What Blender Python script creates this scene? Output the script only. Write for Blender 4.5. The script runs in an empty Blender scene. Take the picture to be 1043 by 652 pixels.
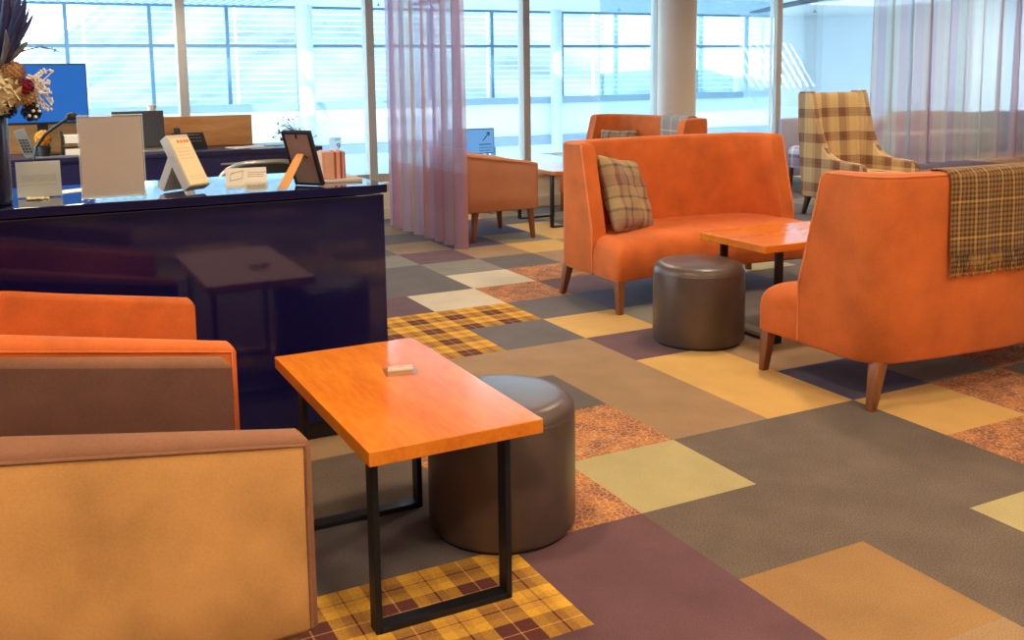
import bpy, bmesh, math, random
from mathutils import Vector, Matrix
random.seed(7)
WORLD_S = 8.5
SUN_S = 8.0
BACK = 90
LAMPS = [(-0.3, -0.4, 80), (3.0, -0.8, 60), (6.0, -0.5, 60), (12.0, 8.0, 60), (13.5, 11.8, 50), (9.0, 8.0, 40), (0.9, 0.9, 30), (0.9, 3.0, 36), (3.3, 1.2, 30), (3.9, 4.3, 40), (3.9, 7.2, 35), (7.6, 6.0, 45), (7.0, 2.5, 40)]
PI = math.pi
scn = bpy.context.scene
COL = scn.collection

# ------------------------------------------------------------------ camera
W, H = 1043, 652
F, Y0, HC = 1001.32, 209.32, 1.4852
RR = Vector((0.88961178, -0.45653765, -0.01281607))
UU = Vector((0.07194454, 0.11237022, 0.99105848))
FW = Vector((0.45101537, 0.88257935, -0.13281126))
cam_d = bpy.data.cameras.new('camera')
cam = bpy.data.objects.new('camera', cam_d)
COL.objects.link(cam)
M = Matrix((RR, UU, -FW)).transposed().to_4x4()
M.translation = Vector((0, 0, HC))
cam.matrix_world = M
cam_d.sensor_width = 36
cam_d.lens = F / W * 36
cam_d.shift_y = -(H / 2 - Y0) / W
cam_d.clip_start = 0.05
cam_d.clip_end = 400
scn.camera = cam

def at_v(x, y, V):
    """the place in the room, at depth V, that lies along the sight line of photo point x, y"""
    d = FW + (x - 521.5) / F * RR - (y - Y0) / F * UU
    k = V / d.y
    return Vector((0, 0, HC)) + d * k

# ------------------------------------------------------------------ materials
def srgb(r, g, b):
    def c(v):
        v /= 255.0
        return v / 12.92 if v <= 0.04045 else ((v + 0.055) / 1.055) ** 2.4
    return (c(r), c(g), c(b), 1)

class NT:
    def __init__(s, name):
        s.m = bpy.data.materials.new(name)
        s.m.use_nodes = True
        s.t = s.m.node_tree
        s.t.nodes.clear()
        s.out = s.t.nodes.new('ShaderNodeOutputMaterial')
    def n(s, typ, **kw):
        nd = s.t.nodes.new(typ)
        for k, v in kw.items():
            if k.startswith('_'):
                setattr(nd, k[1:], v)
            else:
                key = k.replace('__', ' ')
                nd.inputs[int(key[1:]) if key[0] == 'i' and key[1:].isdigit() else key].default_value = v
        return nd
    def l(s, a, b):
        s.t.links.new(a, b)
    def math(s, op, a, b=None):
        nd = s.t.nodes.new('ShaderNodeMath'); nd.operation = op
        for i, v in enumerate((a, b)):
            if v is None: continue
            if hasattr(v, 'is_output'): s.l(v, nd.inputs[i])
            else: nd.inputs[i].default_value = v
        return nd.outputs[0]
    def ramp(s, fac, stops, const=False):
        nd = s.t.nodes.new('ShaderNodeValToRGB')
        cr = nd.color_ramp
        cr.interpolation = 'CONSTANT' if const else 'LINEAR'
        while len(cr.elements) < len(stops): cr.elements.new(0.5)
        for e, (p, c) in zip(cr.elements, stops):
            e.position = p; e.color = c
        s.l(fac, nd.inputs[0])
        return nd.outputs[0]
    def mix(s, fac, a, b, mode='MIX'):
        nd = s.t.nodes.new('ShaderNodeMix'); nd.data_type = 'RGBA'; nd.blend_type = mode
        for sock, v in ((nd.inputs[0], fac), (nd.inputs[6], a), (nd.inputs[7], b)):
            if hasattr(v, 'is_output'): s.l(v, sock)
            else: sock.default_value = v
        return nd.outputs[2]
    def noise(s, scale, detail=3, coord='Object', stretch=None):
        tc = s.t.nodes.new('ShaderNodeTexCoord')
        nd = s.n('ShaderNodeTexNoise', Scale=scale, Detail=detail)
        o = tc.outputs[coord]
        if stretch:
            mp = s.n('ShaderNodeMapping'); mp.inputs['Scale'].default_value = stretch
            s.l(o, mp.inputs[0]); o = mp.outputs[0]
        s.l(o, nd.inputs['Vector'])
        return nd.outputs[0]
    def pbr(s, color, rough=0.6, **kw):
        b = s.t.nodes.new('ShaderNodeBsdfPrincipled')
        if hasattr(color, 'is_output'): s.l(color, b.inputs['Base Color'])
        else: b.inputs['Base Color'].default_value = color
        if hasattr(rough, 'is_output'): s.l(rough, b.inputs['Roughness'])
        else: b.inputs['Roughness'].default_value = rough
        for k, v in kw.items(): b.inputs[k.replace('__', ' ')].default_value = v
        s.l(b.outputs[0], s.out.inputs[0])
        s.b = b
        return b
    def bump(s, h, strength=0.2, dist=0.002):
        bp = s.n('ShaderNodeBump', Strength=strength, Distance=dist)
        s.l(h, bp.inputs['Height']); s.l(bp.outputs[0], s.b.inputs['Normal'])

def sc(c, k): return (min(c[0]*k, 1), min(c[1]*k, 1), min(c[2]*k, 1), 1)

def plain(name, c, rough=0.6, var=0.12, scale=8, **kw):
    t = NT(name)
    col = t.ramp(t.noise(scale, 4), [(0.3, sc(c, 1 - var)), (0.7, sc(c, 1 + var))])
    t.pbr(col, rough, **kw)
    return t.m

def suede(name, c, var=0.22, sheen=0.35, tint=None):
    t = NT(name)
    big = t.noise(5.5, 5)
    col = t.ramp(big, [(0.32, sc(c, 1 - var)), (0.5, c), (0.7, sc(c, 1 + var * 0.8))])
    fine = t.noise(160, 2)
    col = t.mix(0.25, col, t.ramp(fine, [(0.3, sc(c, 0.75)), (0.7, sc(c, 1.2))]))
    t.pbr(col, 0.82, Sheen__Weight=sheen, Sheen__Roughness=0.45, Specular__IOR__Level=0.25)
    t.b.inputs['Sheen Tint'].default_value = tint or sc(c, 1.6)
    t.bump(fine, 0.15, 0.001)
    return t.m

def wood(name, a, b, rough=0.35, axis=(1, 9, 9), scale=3.0, coat=0.0):
    t = NT(name)
    n1 = t.noise(scale, 6, stretch=axis)
    n2 = t.noise(scale * 6, 3, stretch=axis)
    col = t.mix(0.35, t.ramp(n1, [(0.3, a), (0.7, b)]), t.ramp(n2, [(0.35, a), (0.65, b)]))
    t.pbr(col, rough, Coat__Weight=coat, Coat__Roughness=0.12)
    return t.m

def uvw(t, period):
    tc = t.n('ShaderNodeTexCoord')
    sp = t.n('ShaderNodeSeparateXYZ'); t.l(tc.outputs['UV'], sp.inputs[0])
    fu = t.math('FRACT', t.math('ADD', t.math('DIVIDE', sp.outputs[0], period), 100.13))
    fv = t.math('FRACT', t.math('ADD', t.math('DIVIDE', sp.outputs[1], period), 100.37))
    return fu, fv

def plaid(name, period, su, sv, rough=0.85, blend=0.5, fuzz=0.12, mode='MIX', **kw):
    t = NT(name)
    fu, fv = uvw(t, period)
    col = t.mix(blend, t.ramp(fu, su, True), t.ramp(fv, sv, True), mode)
    n = t.noise(220, 2)
    col = t.mix(fuzz, col, t.ramp(n, [(0.35, (0, 0, 0, 1)), (0.65, (1, 1, 1, 1))]), 'OVERLAY')
    t.pbr(col, rough, Sheen__Weight=0.15, **kw)
    t.bump(n, 0.2, 0.001)
    return t.m

def carpet(name, c, var=0.2, speck=0.35):
    t = NT(name)
    n1 = t.noise(210, 3); n2 = t.noise(4.5, 4)
    col = t.ramp(n1, [(0.34, sc(c, 1 - speck)), (0.66, sc(c, 1 + speck))])
    col = t.mix(1.0, col, t.ramp(n2, [(0.3, (1 - var,) * 3 + (1,)), (0.7, (1 + var * .4,) * 3 + (1,))]), 'MULTIPLY')
    t.pbr(col, 0.95, Specular__IOR__Level=0.12, Sheen__Weight=0.1)
    t.bump(n1, 0.12, 0.002)
    return t.m

M_ = {}
M_['orange'] = suede('orange_suede', srgb(208, 104, 46), sheen=0.35, tint=srgb(255, 180, 140))
M_['pipe'] = suede('piping_edge_highlight', srgb(226, 136, 86))  # lighter than the sofa suede: edge highlight put into the piping colour
M_['tan'] = suede('tan_suede', srgb(196, 142, 84), 0.24, 0.2)
M_['mauve'] = suede('mauve_brown_suede', srgb(136, 92, 68), 0.15, 0.25)
M_['mauveshade'] = suede('shaded_mauve_suede', srgb(112, 76, 64), 0.2, 0.25)  # darker mauve copy, shade of the chair's inside put into the colour
M_['salmon'] = suede('salmon_tan_suede', srgb(188, 126, 92), 0.08, 0.25)
M_['taupe'] = suede('pale_taupe_suede', srgb(164, 146, 130), 0.12, 0.3)
M_['lavender'] = suede('lavender_grey_fabric', srgb(176, 172, 196), 0.06, 0.2)
M_['legwood'] = wood('leg_wood', srgb(104, 58, 30), srgb(150, 92, 52), 0.4, (6, 6, 1))
M_['darkleg'] = wood('dark_leg_wood', srgb(50, 30, 22), srgb(78, 48, 34), 0.4, (6, 6, 1))
M_['top'] = wood('table_top_wood', srgb(204, 102, 12), srgb(232, 134, 26), 0.22, (1.2, 7, 7), 2.2, 0.35)
M_['topu'] = wood('table_top_wood_lengthwise', srgb(196, 112, 36), srgb(222, 142, 58), 0.22, (1.2, 7, 7), 2.2, 0.35)
M_['oak'] = wood('screen_wood', srgb(196, 128, 70), srgb(222, 160, 98), 0.4, (1, 1, 8), 2.5)
M_['blackm'] = plain('black_metal', srgb(34, 34, 38), 0.42, 0.1, 20, Metallic=0.4)
M_['steel'] = plain('brushed_steel', srgb(190, 188, 184), 0.3, 0.05, 20, Metallic=0.9)
M_['navy'] = plain('navy_gloss_laminate', srgb(20, 17, 62), 0.07, 0.1, 3, Coat__Weight=0.3, Coat__Roughness=0.03)
M_['navymat'] = plain('navy_satin_laminate', srgb(30, 26, 70), 0.35, 0.1, 3)
M_['plinth'] = plain('dark_plinth', srgb(14, 14, 18), 0.5)
M_['leather'] = plain('brown_leather', srgb(84, 67, 60), 0.36, 0.16, 9, Coat__Weight=0.12, Coat__Roughness=0.3)
M_['cream'] = plain('cream_paint', srgb(226, 212, 188), 0.6, 0.03, 2)
M_['post'] = plain('grey_post_paint', srgb(176, 168, 160), 0.4, 0.04, 4)
M_['white'] = plain('white_paint', srgb(238, 245, 250), 0.6, 0.02, 1)
M_['sillgrey'] = plain('grey_sill_metal', srgb(150, 170, 186), 0.5, 0.03, 2)
M_['frame'] = plain('grey_blue_window_frame', srgb(92, 122, 146), 0.5, 0.04, 3)
M_['slab'] = plain('grey_slab_edge', srgb(160, 176, 200), 0.6, 0.03, 2)
M_['column'] = plain('beige_column_paint', srgb(216, 202, 186), 0.5, 0.02, 2)
M_['acolumn'] = plain('white_column_paint', srgb(200, 212, 224), 0.5, 0.02, 2)
M_['dark'] = plain('dark_plastic', srgb(28, 28, 32), 0.45, 0.1, 20)
M_['grey'] = plain('grey_plastic', srgb(120, 118, 116), 0.45, 0.08, 20)
M_['silver'] = plain('silver_rim', srgb(168, 164, 156), 0.35, 0.05, 20, Metallic=0.5)
M_['paper'] = plain('white_paper', srgb(232, 224, 208), 0.7, 0.03, 6)
M_['ink'] = plain('grey_ink', srgb(120, 112, 100), 0.7, 0.05, 6)
M_['faintink'] = plain('faint_grey_ink', srgb(186, 178, 164), 0.7, 0.05, 6)
M_['orangeink'] = plain('orange_ink', srgb(226, 120, 60), 0.7, 0.05, 6)
M_['board'] = plain('grey_card', srgb(196, 184, 172), 0.7, 0.05, 8)
M_['leafletcard'] = plain('cream_card', srgb(232, 206, 160), 0.7, 0.03, 8)  # cream card of the leaflet face
M_['mdf'] = plain('brown_backing_board', srgb(150, 116, 98), 0.75, 0.06, 20)
M_['strut'] = plain('tan_strut_board', srgb(206, 142, 70), 0.7, 0.06, 20)
M_['pinkcard'] = plain('pink_leaflets', srgb(214, 160, 132), 0.7, 0.06, 30)
M_['redcard'] = plain('red_brown_leaflet', srgb(150, 66, 50), 0.7, 0.06, 30)
M_['signback'] = plain('grey_beige_sign_card', srgb(214, 200, 190), 0.3, 0.03, 6)
M_['vase'] = plain('dark_navy_vase_glaze', srgb(22, 22, 44), 0.25, 0.2, 12)
M_['ceil'] = plain('white_ceiling', srgb(224, 230, 232), 0.7, 0.02, 1)
M_['roomwall'] = plain('brown_wall_paint', srgb(112, 92, 80), 0.7, 0.04, 2)
M_['concrete'] = plain('pale_concrete', srgb(190, 196, 200), 0.8, 0.08, 1)
M_['hillside'] = plain('pale_hillside', srgb(92, 108, 110), 0.9, 0.65, 0.16)
M_['snow'] = plain('pale_snowy_slope', srgb(206, 220, 224), 0.9, 0.25, 0.5)
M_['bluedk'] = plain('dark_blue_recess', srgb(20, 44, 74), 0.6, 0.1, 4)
M_['petcream'] = plain('cream_petal', srgb(232, 214, 170), 0.8, 0.15, 30)
M_['pettan'] = plain('tan_dried_petal', srgb(196, 154, 104), 0.85, 0.25, 60)
M_['petred'] = plain('red_petal', srgb(150, 18, 40), 0.7, 0.25, 40)
M_['spike'] = plain('dark_indigo_leaf', srgb(44, 46, 92), 0.6, 0.3, 30)
M_['spike2'] = plain('grey_brown_leaf', srgb(108, 100, 104), 0.7, 0.25, 30)
M_['whitetwig'] = plain('whitish_twig', srgb(226, 222, 216), 0.8, 0.1, 40)
M_['darkball'] = plain('black_brown_seed', srgb(28, 26, 30), 0.7, 0.3, 40)
M_['yellow'] = plain('yellow_petal', srgb(226, 164, 50), 0.7, 0.15, 40)
M_['green'] = plain('dark_green_leaf', srgb(34, 62, 66), 0.6, 0.25, 30)
M_['terracotta'] = plain('brown_pot_clay', srgb(120, 92, 70), 0.7, 0.1, 20)
M_['bluesign'] = plain('pale_blue_sign_face', srgb(120, 178, 236), 0.5, 0.03, 4)
M_['signink'] = plain('dark_blue_ink', srgb(52, 74, 120), 0.6, 0.03, 4)
M_['acrylicpaper'] = plain('clear_holder_paper', srgb(228, 222, 210), 0.35, 0.03, 9)

def glass(name, tint=(1, 1, 1, 1), refl=1.0):
    t = NT(name)
    tr = t.n('ShaderNodeBsdfTransparent'); tr.inputs[0].default_value = tint
    gl = t.n('ShaderNodeBsdfGlossy', Roughness=0.02)
    fr = t.n('ShaderNodeFresnel', IOR=1.45)
    mx = t.n('ShaderNodeMixShader')
    t.l(t.math('MULTIPLY', fr.outputs[0], refl), mx.inputs[0]); t.l(tr.outputs[0], mx.inputs[1]); t.l(gl.outputs[0], mx.inputs[2])
    t.l(mx.outputs[0], t.out.inputs[0])
    return t.m
M_['glass'] = glass('window_glass', (0.93, 0.98, 1, 1), 0.5)
M_['acrylic'] = glass('clear_acrylic', (0.95, 0.96, 0.96, 1), 0.35)

def emit(name, c, s):
    t = NT(name)
    e = t.n('ShaderNodeEmission', Strength=s); e.inputs[0].default_value = c
    t.l(e.outputs[0], t.out.inputs[0])
    return t.m
M_['screen'] = emit('blue_monitor_screen', srgb(48, 108, 190), 1.0)
M_['lampglow'] = emit('lamp_glow', (1, 0.95, 0.85, 1), 6)

t = NT('thin_notice_paper')
df = t.n('ShaderNodeBsdfDiffuse'); df.inputs[0].default_value = srgb(236, 240, 240)
tl = t.n('ShaderNodeBsdfTranslucent'); tl.inputs[0].default_value = srgb(236, 244, 246)
mx = t.n('ShaderNodeMixShader', Fac=0.6); t.l(df.outputs[0], mx.inputs[1]); t.l(tl.outputs[0], mx.inputs[2]); t.l(mx.outputs[0], t.out.inputs[0])
M_['notice'] = t.m
M_['bluesign'] = emit('pale_blue_display', srgb(118, 178, 240), 0.85)
# laptop lid: dark metal
M_['laptop'] = plain('dark_laptop_metal', srgb(74, 74, 78), 0.35, 0.05, 6, Metallic=0.5)

# plaids (UV in metres)
cr, tn, br, dk = srgb(222, 190, 134), srgb(194, 150, 100), srgb(140, 94, 66), srgb(104, 66, 50)
M_['plaid_chair'] = plaid('tan_brown_plaid_upholstery', 0.25,
    [(0, cr), (0.22, tn), (0.24, cr), (0.40, dk), (0.42, br), (0.60, dk), (0.62, br), (0.74, dk), (0.76, tn), (0.92, cr)],
    [(0, cr), (0.36, dk), (0.39, br), (0.52, dk), (0.55, br), (0.70, dk), (0.73, cr)])
M_['plaid_pillow'] = plaid('muted_plaid_cushion', 0.30,
    [(0, srgb(166, 140, 100)), (0.2, srgb(112, 88, 70)), (0.28, srgb(176, 146, 96)), (0.5, srgb(122, 78, 76)), (0.62, srgb(160, 130, 94)), (0.8, srgb(90, 62, 60)), (0.86, srgb(164, 136, 98))],
    [(0, srgb(170, 144, 100)), (0.22, srgb(84, 58, 54)), (0.27, srgb(160, 132, 88)), (0.5, srgb(68, 44, 48)), (0.53, srgb(126, 78, 76)), (0.76, srgb(146, 122, 90)), (0.93, srgb(76, 56, 54))])
ol, od, oy = srgb(150, 108, 52), srgb(64, 38, 26), srgb(206, 156, 70)
def fine(period_n, a, b, lines):
    st = []
    for k in range(period_n):
        st += [(k / period_n, a), ((k + 0.5) / period_n, b)]
    return st
M_['throw'] = plaid('mustard_brown_tweed', 0.16,
    [(0, oy), (0.08, od), (0.14, ol), (0.22, od), (0.28, ol), (0.36, od), (0.42, ol), (0.5, od), (0.56, oy), (0.64, od), (0.7, ol), (0.78, od), (0.84, ol), (0.92, od)],
    [(0, oy), (0.07, od), (0.15, ol), (0.22, od), (0.28, ol), (0.36, od), (0.42, ol), (0.5, od), (0.56, ol), (0.64, od), (0.7, ol), (0.78, od), (0.86, ol), (0.94, od)])
M_['throwgrey'] = plaid('grey_check_wool', 0.16,
    [(0, srgb(150, 138, 126)), (0.92, srgb(226, 216, 196))], [(0, srgb(144, 132, 120)), (0.92, srgb(226, 216, 196))])
M_['plaid_purple'] = plaid('mauve_white_plaid', 0.2,
    [(0, srgb(150, 126, 150)), (0.4, srgb(214, 206, 214)), (0.6, srgb(110, 84, 110))], [(0, srgb(176, 156, 176)), (0.5, srgb(108, 80, 100)), (0.7, srgb(220, 212, 216))])

# carpet tiles
T = {}
T['D'] = carpet('carpet_taupe_brown', srgb(102, 87, 75), 0.18, 0.42)
T['K'] = carpet('carpet_charcoal', srgb(98, 88, 84), 0.14, 0.25)
T['R'] = carpet('carpet_grey_olive', srgb(128, 120, 106), 0.12, 0.2)
T['T'] = carpet('carpet_tan', srgb(152, 120, 86), 0.14, 0.2)
T['Y'] = carpet('carpet_straw_yellow', srgb(202, 158, 86), 0.1, 0.16)
T['O'] = carpet('carpet_ochre', srgb(150, 112, 68), 0.16, 0.18)
T['G'] = carpet('carpet_sage', srgb(172, 156, 108), 0.1, 0.15)
T['P'] = carpet('carpet_plum', srgb(100, 68, 72), 0.2, 0.2)
T['N'] = carpet('carpet_dark_navy', srgb(70, 66, 92), 0.14, 0.2)
T['C'] = carpet('carpet_cream', srgb(200, 184, 156), 0.1, 0.15)
def floor_coord(t, k):
    tc = t.n('ShaderNodeTexCoord')
    sp = t.n('ShaderNodeSeparateXYZ'); t.l(tc.outputs['Object'], sp.inputs[0])
    fu = t.math('FRACT', t.math('ADD', t.math('MULTIPLY', sp.outputs[0], k), 200.0))
    fv = t.math('FRACT', t.math('ADD', t.math('MULTIPLY', sp.outputs[1], k), 200.0))
    return tc, fu, fv
t = NT('carpet_plaid')
tc, fu, fv = floor_coord(t, 4)
ye, mi, bn, da, pk = srgb(218, 164, 60), srgb(196, 142, 62), srgb(96, 54, 48), srgb(84, 48, 42), srgb(200, 150, 96)
st = [(0, bn), (0.215, pk), (0.235, bn), (0.45, ye), (0.60, mi), (0.715, da), (0.74, mi), (0.84, ye)]
col = t.mix(0.5, t.ramp(fu, st, True), t.ramp(fv, st, True))
n1 = t.noise(130, 3)
col = t.mix(0.2, col, t.ramp(n1, [(0.3, (0, 0, 0, 1)), (0.7, (1, 1, 1, 1))]), 'OVERLAY')
t.pbr(col, 0.95, Specular__IOR__Level=0.12); t.bump(n1, 0.5, 0.003)
T['H'] = t.m
t = NT('carpet_scroll_pattern')
tc = t.n('ShaderNodeTexCoord')
ns = t.n('ShaderNodeTexNoise', Scale=14, Detail=2); t.l(tc.outputs['Object'], ns.inputs['Vector'])
ad = t.n('ShaderNodeMixRGB', Fac=0.06); t.l(tc.outputs['Object'], ad.inputs[1]); t.l(ns.outputs['Color'], ad.inputs[2])
vo = t.n('ShaderNodeTexVoronoi', Scale=42); vo.feature = 'DISTANCE_TO_EDGE'; t.l(ad.outputs[0], vo.inputs['Vector'])
va = t.ramp(t.noise(9, 2), [(0.4, srgb(138, 86, 68)), (0.6, srgb(176, 114, 70))])
col = t.mix(t.ramp(vo.outputs['Distance'], [(0.03, (0.6, 0.6, 0.6, 1)), (0.10, (0, 0, 0, 1))]), va, srgb(214, 168, 120))
t.pbr(col, 0.95, Specular__IOR__Level=0.12); t.bump(n1 if False else t.noise(130, 3), 0.5, 0.003)
T['S'] = t.m

# sheer curtain: patchwork of dyed bands, half see-through
def sheer(name, cols, su, sv, dens, tint):
    t = NT(name)
    tc = t.n('ShaderNodeTexCoord')
    sp = t.n('ShaderNodeSeparateXYZ'); t.l(tc.outputs['UV'], sp.inputs[0])
    cu = t.math('FLOOR', t.math('DIVIDE', sp.outputs[0], su))
    off = t.math('FRACT', t.math('MULTIPLY', t.math('ROUND', cu), 0.618))
    cv = t.math('FLOOR', t.math('ADD', t.math('DIVIDE', sp.outputs[1], sv), t.math('MULTIPLY', off, 0.6)))
    h1 = t.math('FRACT', t.math('ADD', t.math('MULTIPLY', t.math('ROUND', cu), 0.3819), t.math('ADD', t.math('MULTIPLY', t.math('ROUND', cv), 0.7236), 0.111)))
    k = len(cols)
    col = t.ramp(h1, [(i / k, c) for i, c in enumerate(cols)], True)
    col = t.mix(1.0, col, t.ramp(t.math('DIVIDE', sp.outputs[1], 2.8), tint), 'MULTIPLY')
    df = t.n('ShaderNodeBsdfDiffuse'); t.l(col, df.inputs[0])
    tl = t.n('ShaderNodeBsdfTranslucent'); t.l(col, tl.inputs[0])
    tr = t.n('ShaderNodeBsdfTransparent'); t.l(t.mix(0.45, (1, 1, 1, 1), col), tr.inputs[0])
    m1 = t.n('ShaderNodeMixShader', Fac=0.55); t.l(df.outputs[0], m1.inputs[1]); t.l(tl.outputs[0], m1.inputs[2])
    m2 = t.n('ShaderNodeMixShader')
    # thicker weave towards the hem band
    fz = t.ramp(t.math('DIVIDE', sp.outputs[1], 2.8), dens, True)
    t.l(fz, m2.inputs[0]); t.l(tr.outputs[0], m2.inputs[1]); t.l(m1.outputs[0], m2.inputs[2])
    t.l(m2.outputs[0], t.out.inputs[0])
    return t.m
g_ = lambda v: (v, v, v, 1)
M_['sheer'] = sheer('sheer_patchwork_voile', [srgb(212, 182, 200), srgb(216, 172, 176), srgb(210, 198, 212), srgb(206, 194, 194), srgb(218, 178, 172), srgb(196, 174, 200)],
    0.10, 50.0, [(0, g_(0.9)), (0.236, g_(0.8)), (0.31, g_(0.66))],
    [(0, (0.84, 0.66, 0.63, 1)), (0.235, (0.84, 0.66, 0.63, 1)), (0.238, (0.92, 0.9, 0.9, 1)), (0.31, (0.92, 0.9, 0.92, 1)), (0.315, (1, 1, 1, 1))])
M_['sheer2'] = sheer('sheer_multicolour_voile', [srgb(222, 190, 196), srgb(216, 212, 200), srgb(226, 204, 196), srgb(206, 202, 214), srgb(226, 216, 208), srgb(208, 182, 196)],
    0.13, 50.0, [(0, g_(0.5)), (0.3, g_(0.46))], [(0, (1, 0.96, 0.94, 1)), (0.4, (1, 1, 1, 1))])

# ------------------------------------------------------------------ mesh helpers
def finish(me, smooth, angle=40):
    # metre-scale UVs, projected along each face's main direction
    if not me.uv_layers:
        uv = me.uv_layers.new(name='UVMap')
        for p in me.polygons:
            n = p.normal; a = max(range(3), key=lambda i: abs(n[i]))
            for li in p.loop_indices:
                c = me.vertices[me.loops[li].vertex_index].co
                uv.data[li].uv = (c.y, c.z) if a == 0 else ((c.x, c.z) if a == 1 else (c.x, c.y))
    if smooth:
        for p in me.polygons: p.use_smooth = True
        me.set_sharp_from_angle(angle=math.radians(angle))

class B:
    def __init__(s): s.bm = bmesh.new(); s.hard = False
    def box(s, c, size, bev=0.0, seg=2, rot=None):
        r = bmesh.ops.create_cube(s.bm, size=1)
        vs = r['verts']
        for v in vs: v.co = Vector((v.co.x * size[0], v.co.y * size[1], v.co.z * size[2]))
        if bev:
            s.hard = True
            es = list({e for v in vs for e in v.link_edges})
            q = bmesh.ops.bevel(s.bm, geom=es, offset=bev, segments=seg, profile=0.5, affect='EDGES')
            vs = list(set(q['verts']) | {v for f in q['faces'] for v in f.verts})
            vs = list({v for v in vs if v.is_valid})
            # all verts of this island
            seen = set(vs); st = list(vs)
            while st:
                v = st.pop()
                for e in v.link_edges:
                    o = e.other_vert(v)
                    if o not in seen: seen.add(o); st.append(o)
            vs = list(seen)
        m = Matrix.Translation(c)
        if rot: m = m @ rot.to_4x4()
        bmesh.ops.transform(s.bm, matrix=m, verts=vs)
        return s
    def taper(s, top, bot, a, b, bev=0.004):
        """square post from (top centre, half-size a) to (bottom centre, half-size b)"""
        top, bot = Vector(top), Vector(bot)
        q = [(-1, -1), (1, -1), (1, 1), (-1, 1)]
        vt = [s.bm.verts.new(top + Vector((x * a, y * a, 0))) for x, y in q]
        vb = [s.bm.verts.new(bot + Vector((x * b, y * b, 0))) for x, y in q]
        fs = [s.bm.faces.new(vt), s.bm.faces.new(vb[::-1])]
        for i in range(4):
            j = (i + 1) % 4
            fs.append(s.bm.faces.new((vt[i], vb[i], vb[j], vt[j])))
        if bev:
            es = [e for e in {e for f in fs for e in f.edges}]
            bmesh.ops.bevel(s.bm, geom=es, offset=bev, segments=2, profile=0.5, affect='EDGES')
        return s
    def cyl(s, c, r, h, seg=32, r2=None):
        q = bmesh.ops.create_cone(s.bm, cap_ends=True, segments=seg, radius1=r, radius2=r if r2 is None else r2, depth=h)
        bmesh.ops.translate(s.bm, vec=Vector(c) + Vector((0, 0, h / 2)), verts=q['verts'])
        return s
    def ball(s, c, r, seg=12, scale=(1, 1, 1)):
        q = bmesh.ops.create_uvsphere(s.bm, u_segments=seg, v_segments=max(6, seg // 2), radius=r)
        for v in q['verts']: v.co = Vector((v.co.x * scale[0], v.co.y * scale[1], v.co.z * scale[2])) + Vector(c)
        return s
    def lathe(s, prof, seg=48, c=(0, 0, 0)):
        rows = []
        for r, z in prof:
            if r < 1e-6: rows.append([s.bm.verts.new(Vector(c) + Vector((0, 0, z)))])
            else: rows.append([s.bm.verts.new(Vector(c) + Vector((r * math.cos(2 * PI * i / seg), r * math.sin(2 * PI * i / seg), z))) for i in range(seg)])
        for a, b in zip(rows, rows[1:]):
            for i in range(seg):
                j = (i + 1) % seg
                if len(a) == 1 and len(b) == 1: continue
                if len(a) == 1: s.bm.faces.new((a[0], b[j], b[i]))
                elif len(b) == 1: s.bm.faces.new((a[i], a[j], b[0]))
                else: s.bm.faces.new((a[i], a[j], b[j], b[i]))
        return s
    def tube(s, pts, r, seg=8, r_end=None):
        pts = [Vector(p) for p in pts]
        n = len(pts); rows = []
        up = Vector((0, 0, 1))
        for i, p in enumerate(pts):
            d = (pts[min(i + 1, n - 1)] - pts[max(i - 1, 0)]).normalized()
            a = d.cross(up)
            if a.length < 1e-3: a = d.cross(Vector((1, 0, 0)))
            a.normalize(); b = d.cross(a).normalized()
            rad = r if r_end is None else r + (r_end - r) * i / (n - 1)
            rows.append([s.bm.verts.new(p + rad * (math.cos(2 * PI * k / seg) * a + math.sin(2 * PI * k / seg) * b)) for k in range(seg)])
        for x, y in zip(rows, rows[1:]):
            for k in range(seg):
                s.bm.faces.new((x[k], x[(k + 1) % seg], y[(k + 1) % seg], y[k]))
        s.bm.faces.new(rows[0][::-1]); s.bm.faces.new(rows[-1])
        return s
    def grid(s, rows, closed=False):
        vr = [[s.bm.verts.new(p) for p in r] for r in rows]
        for a, b in zip(vr, vr[1:]):
            m = len(a)
            for i in range(m if closed else m - 1):
                j = (i + 1) % m
                s.bm.faces.new((a[i], a[j], b[j], b[i]))
        return vr
    def loft(s, loops):
        """closed loops of equal length, capped"""
        vr = s.grid(loops, True)
        s.bm.faces.new(vr[0][::-1]); s.bm.faces.new(vr[-1])
        return s
    def prism(s, poly, z0, z1, bev=0.0):
        a = [s.bm.verts.new((x, y, z0)) for x, y in poly]
        b = [s.bm.verts.new((x, y, z1)) for x, y in poly]
        fs = [s.bm.faces.new(a[::-1]), s.bm.faces.new(b)]
        for i in range(len(a)):
            j = (i + 1) % len(a); fs.append(s.bm.faces.new((a[i], a[j], b[j], b[i])))
        if bev: bmesh.ops.bevel(s.bm, geom=list({e for f in fs for e in f.edges}), offset=bev, segments=2, profile=0.5, affect='EDGES')
        return s
    def sheet(s, pts):
        s.bm.faces.new([s.bm.verts.new(p) for p in pts]); return s
    def xform(s, m):
        bmesh.ops.transform(s.bm, matrix=m, verts=s.bm.verts[:]); return s
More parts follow.
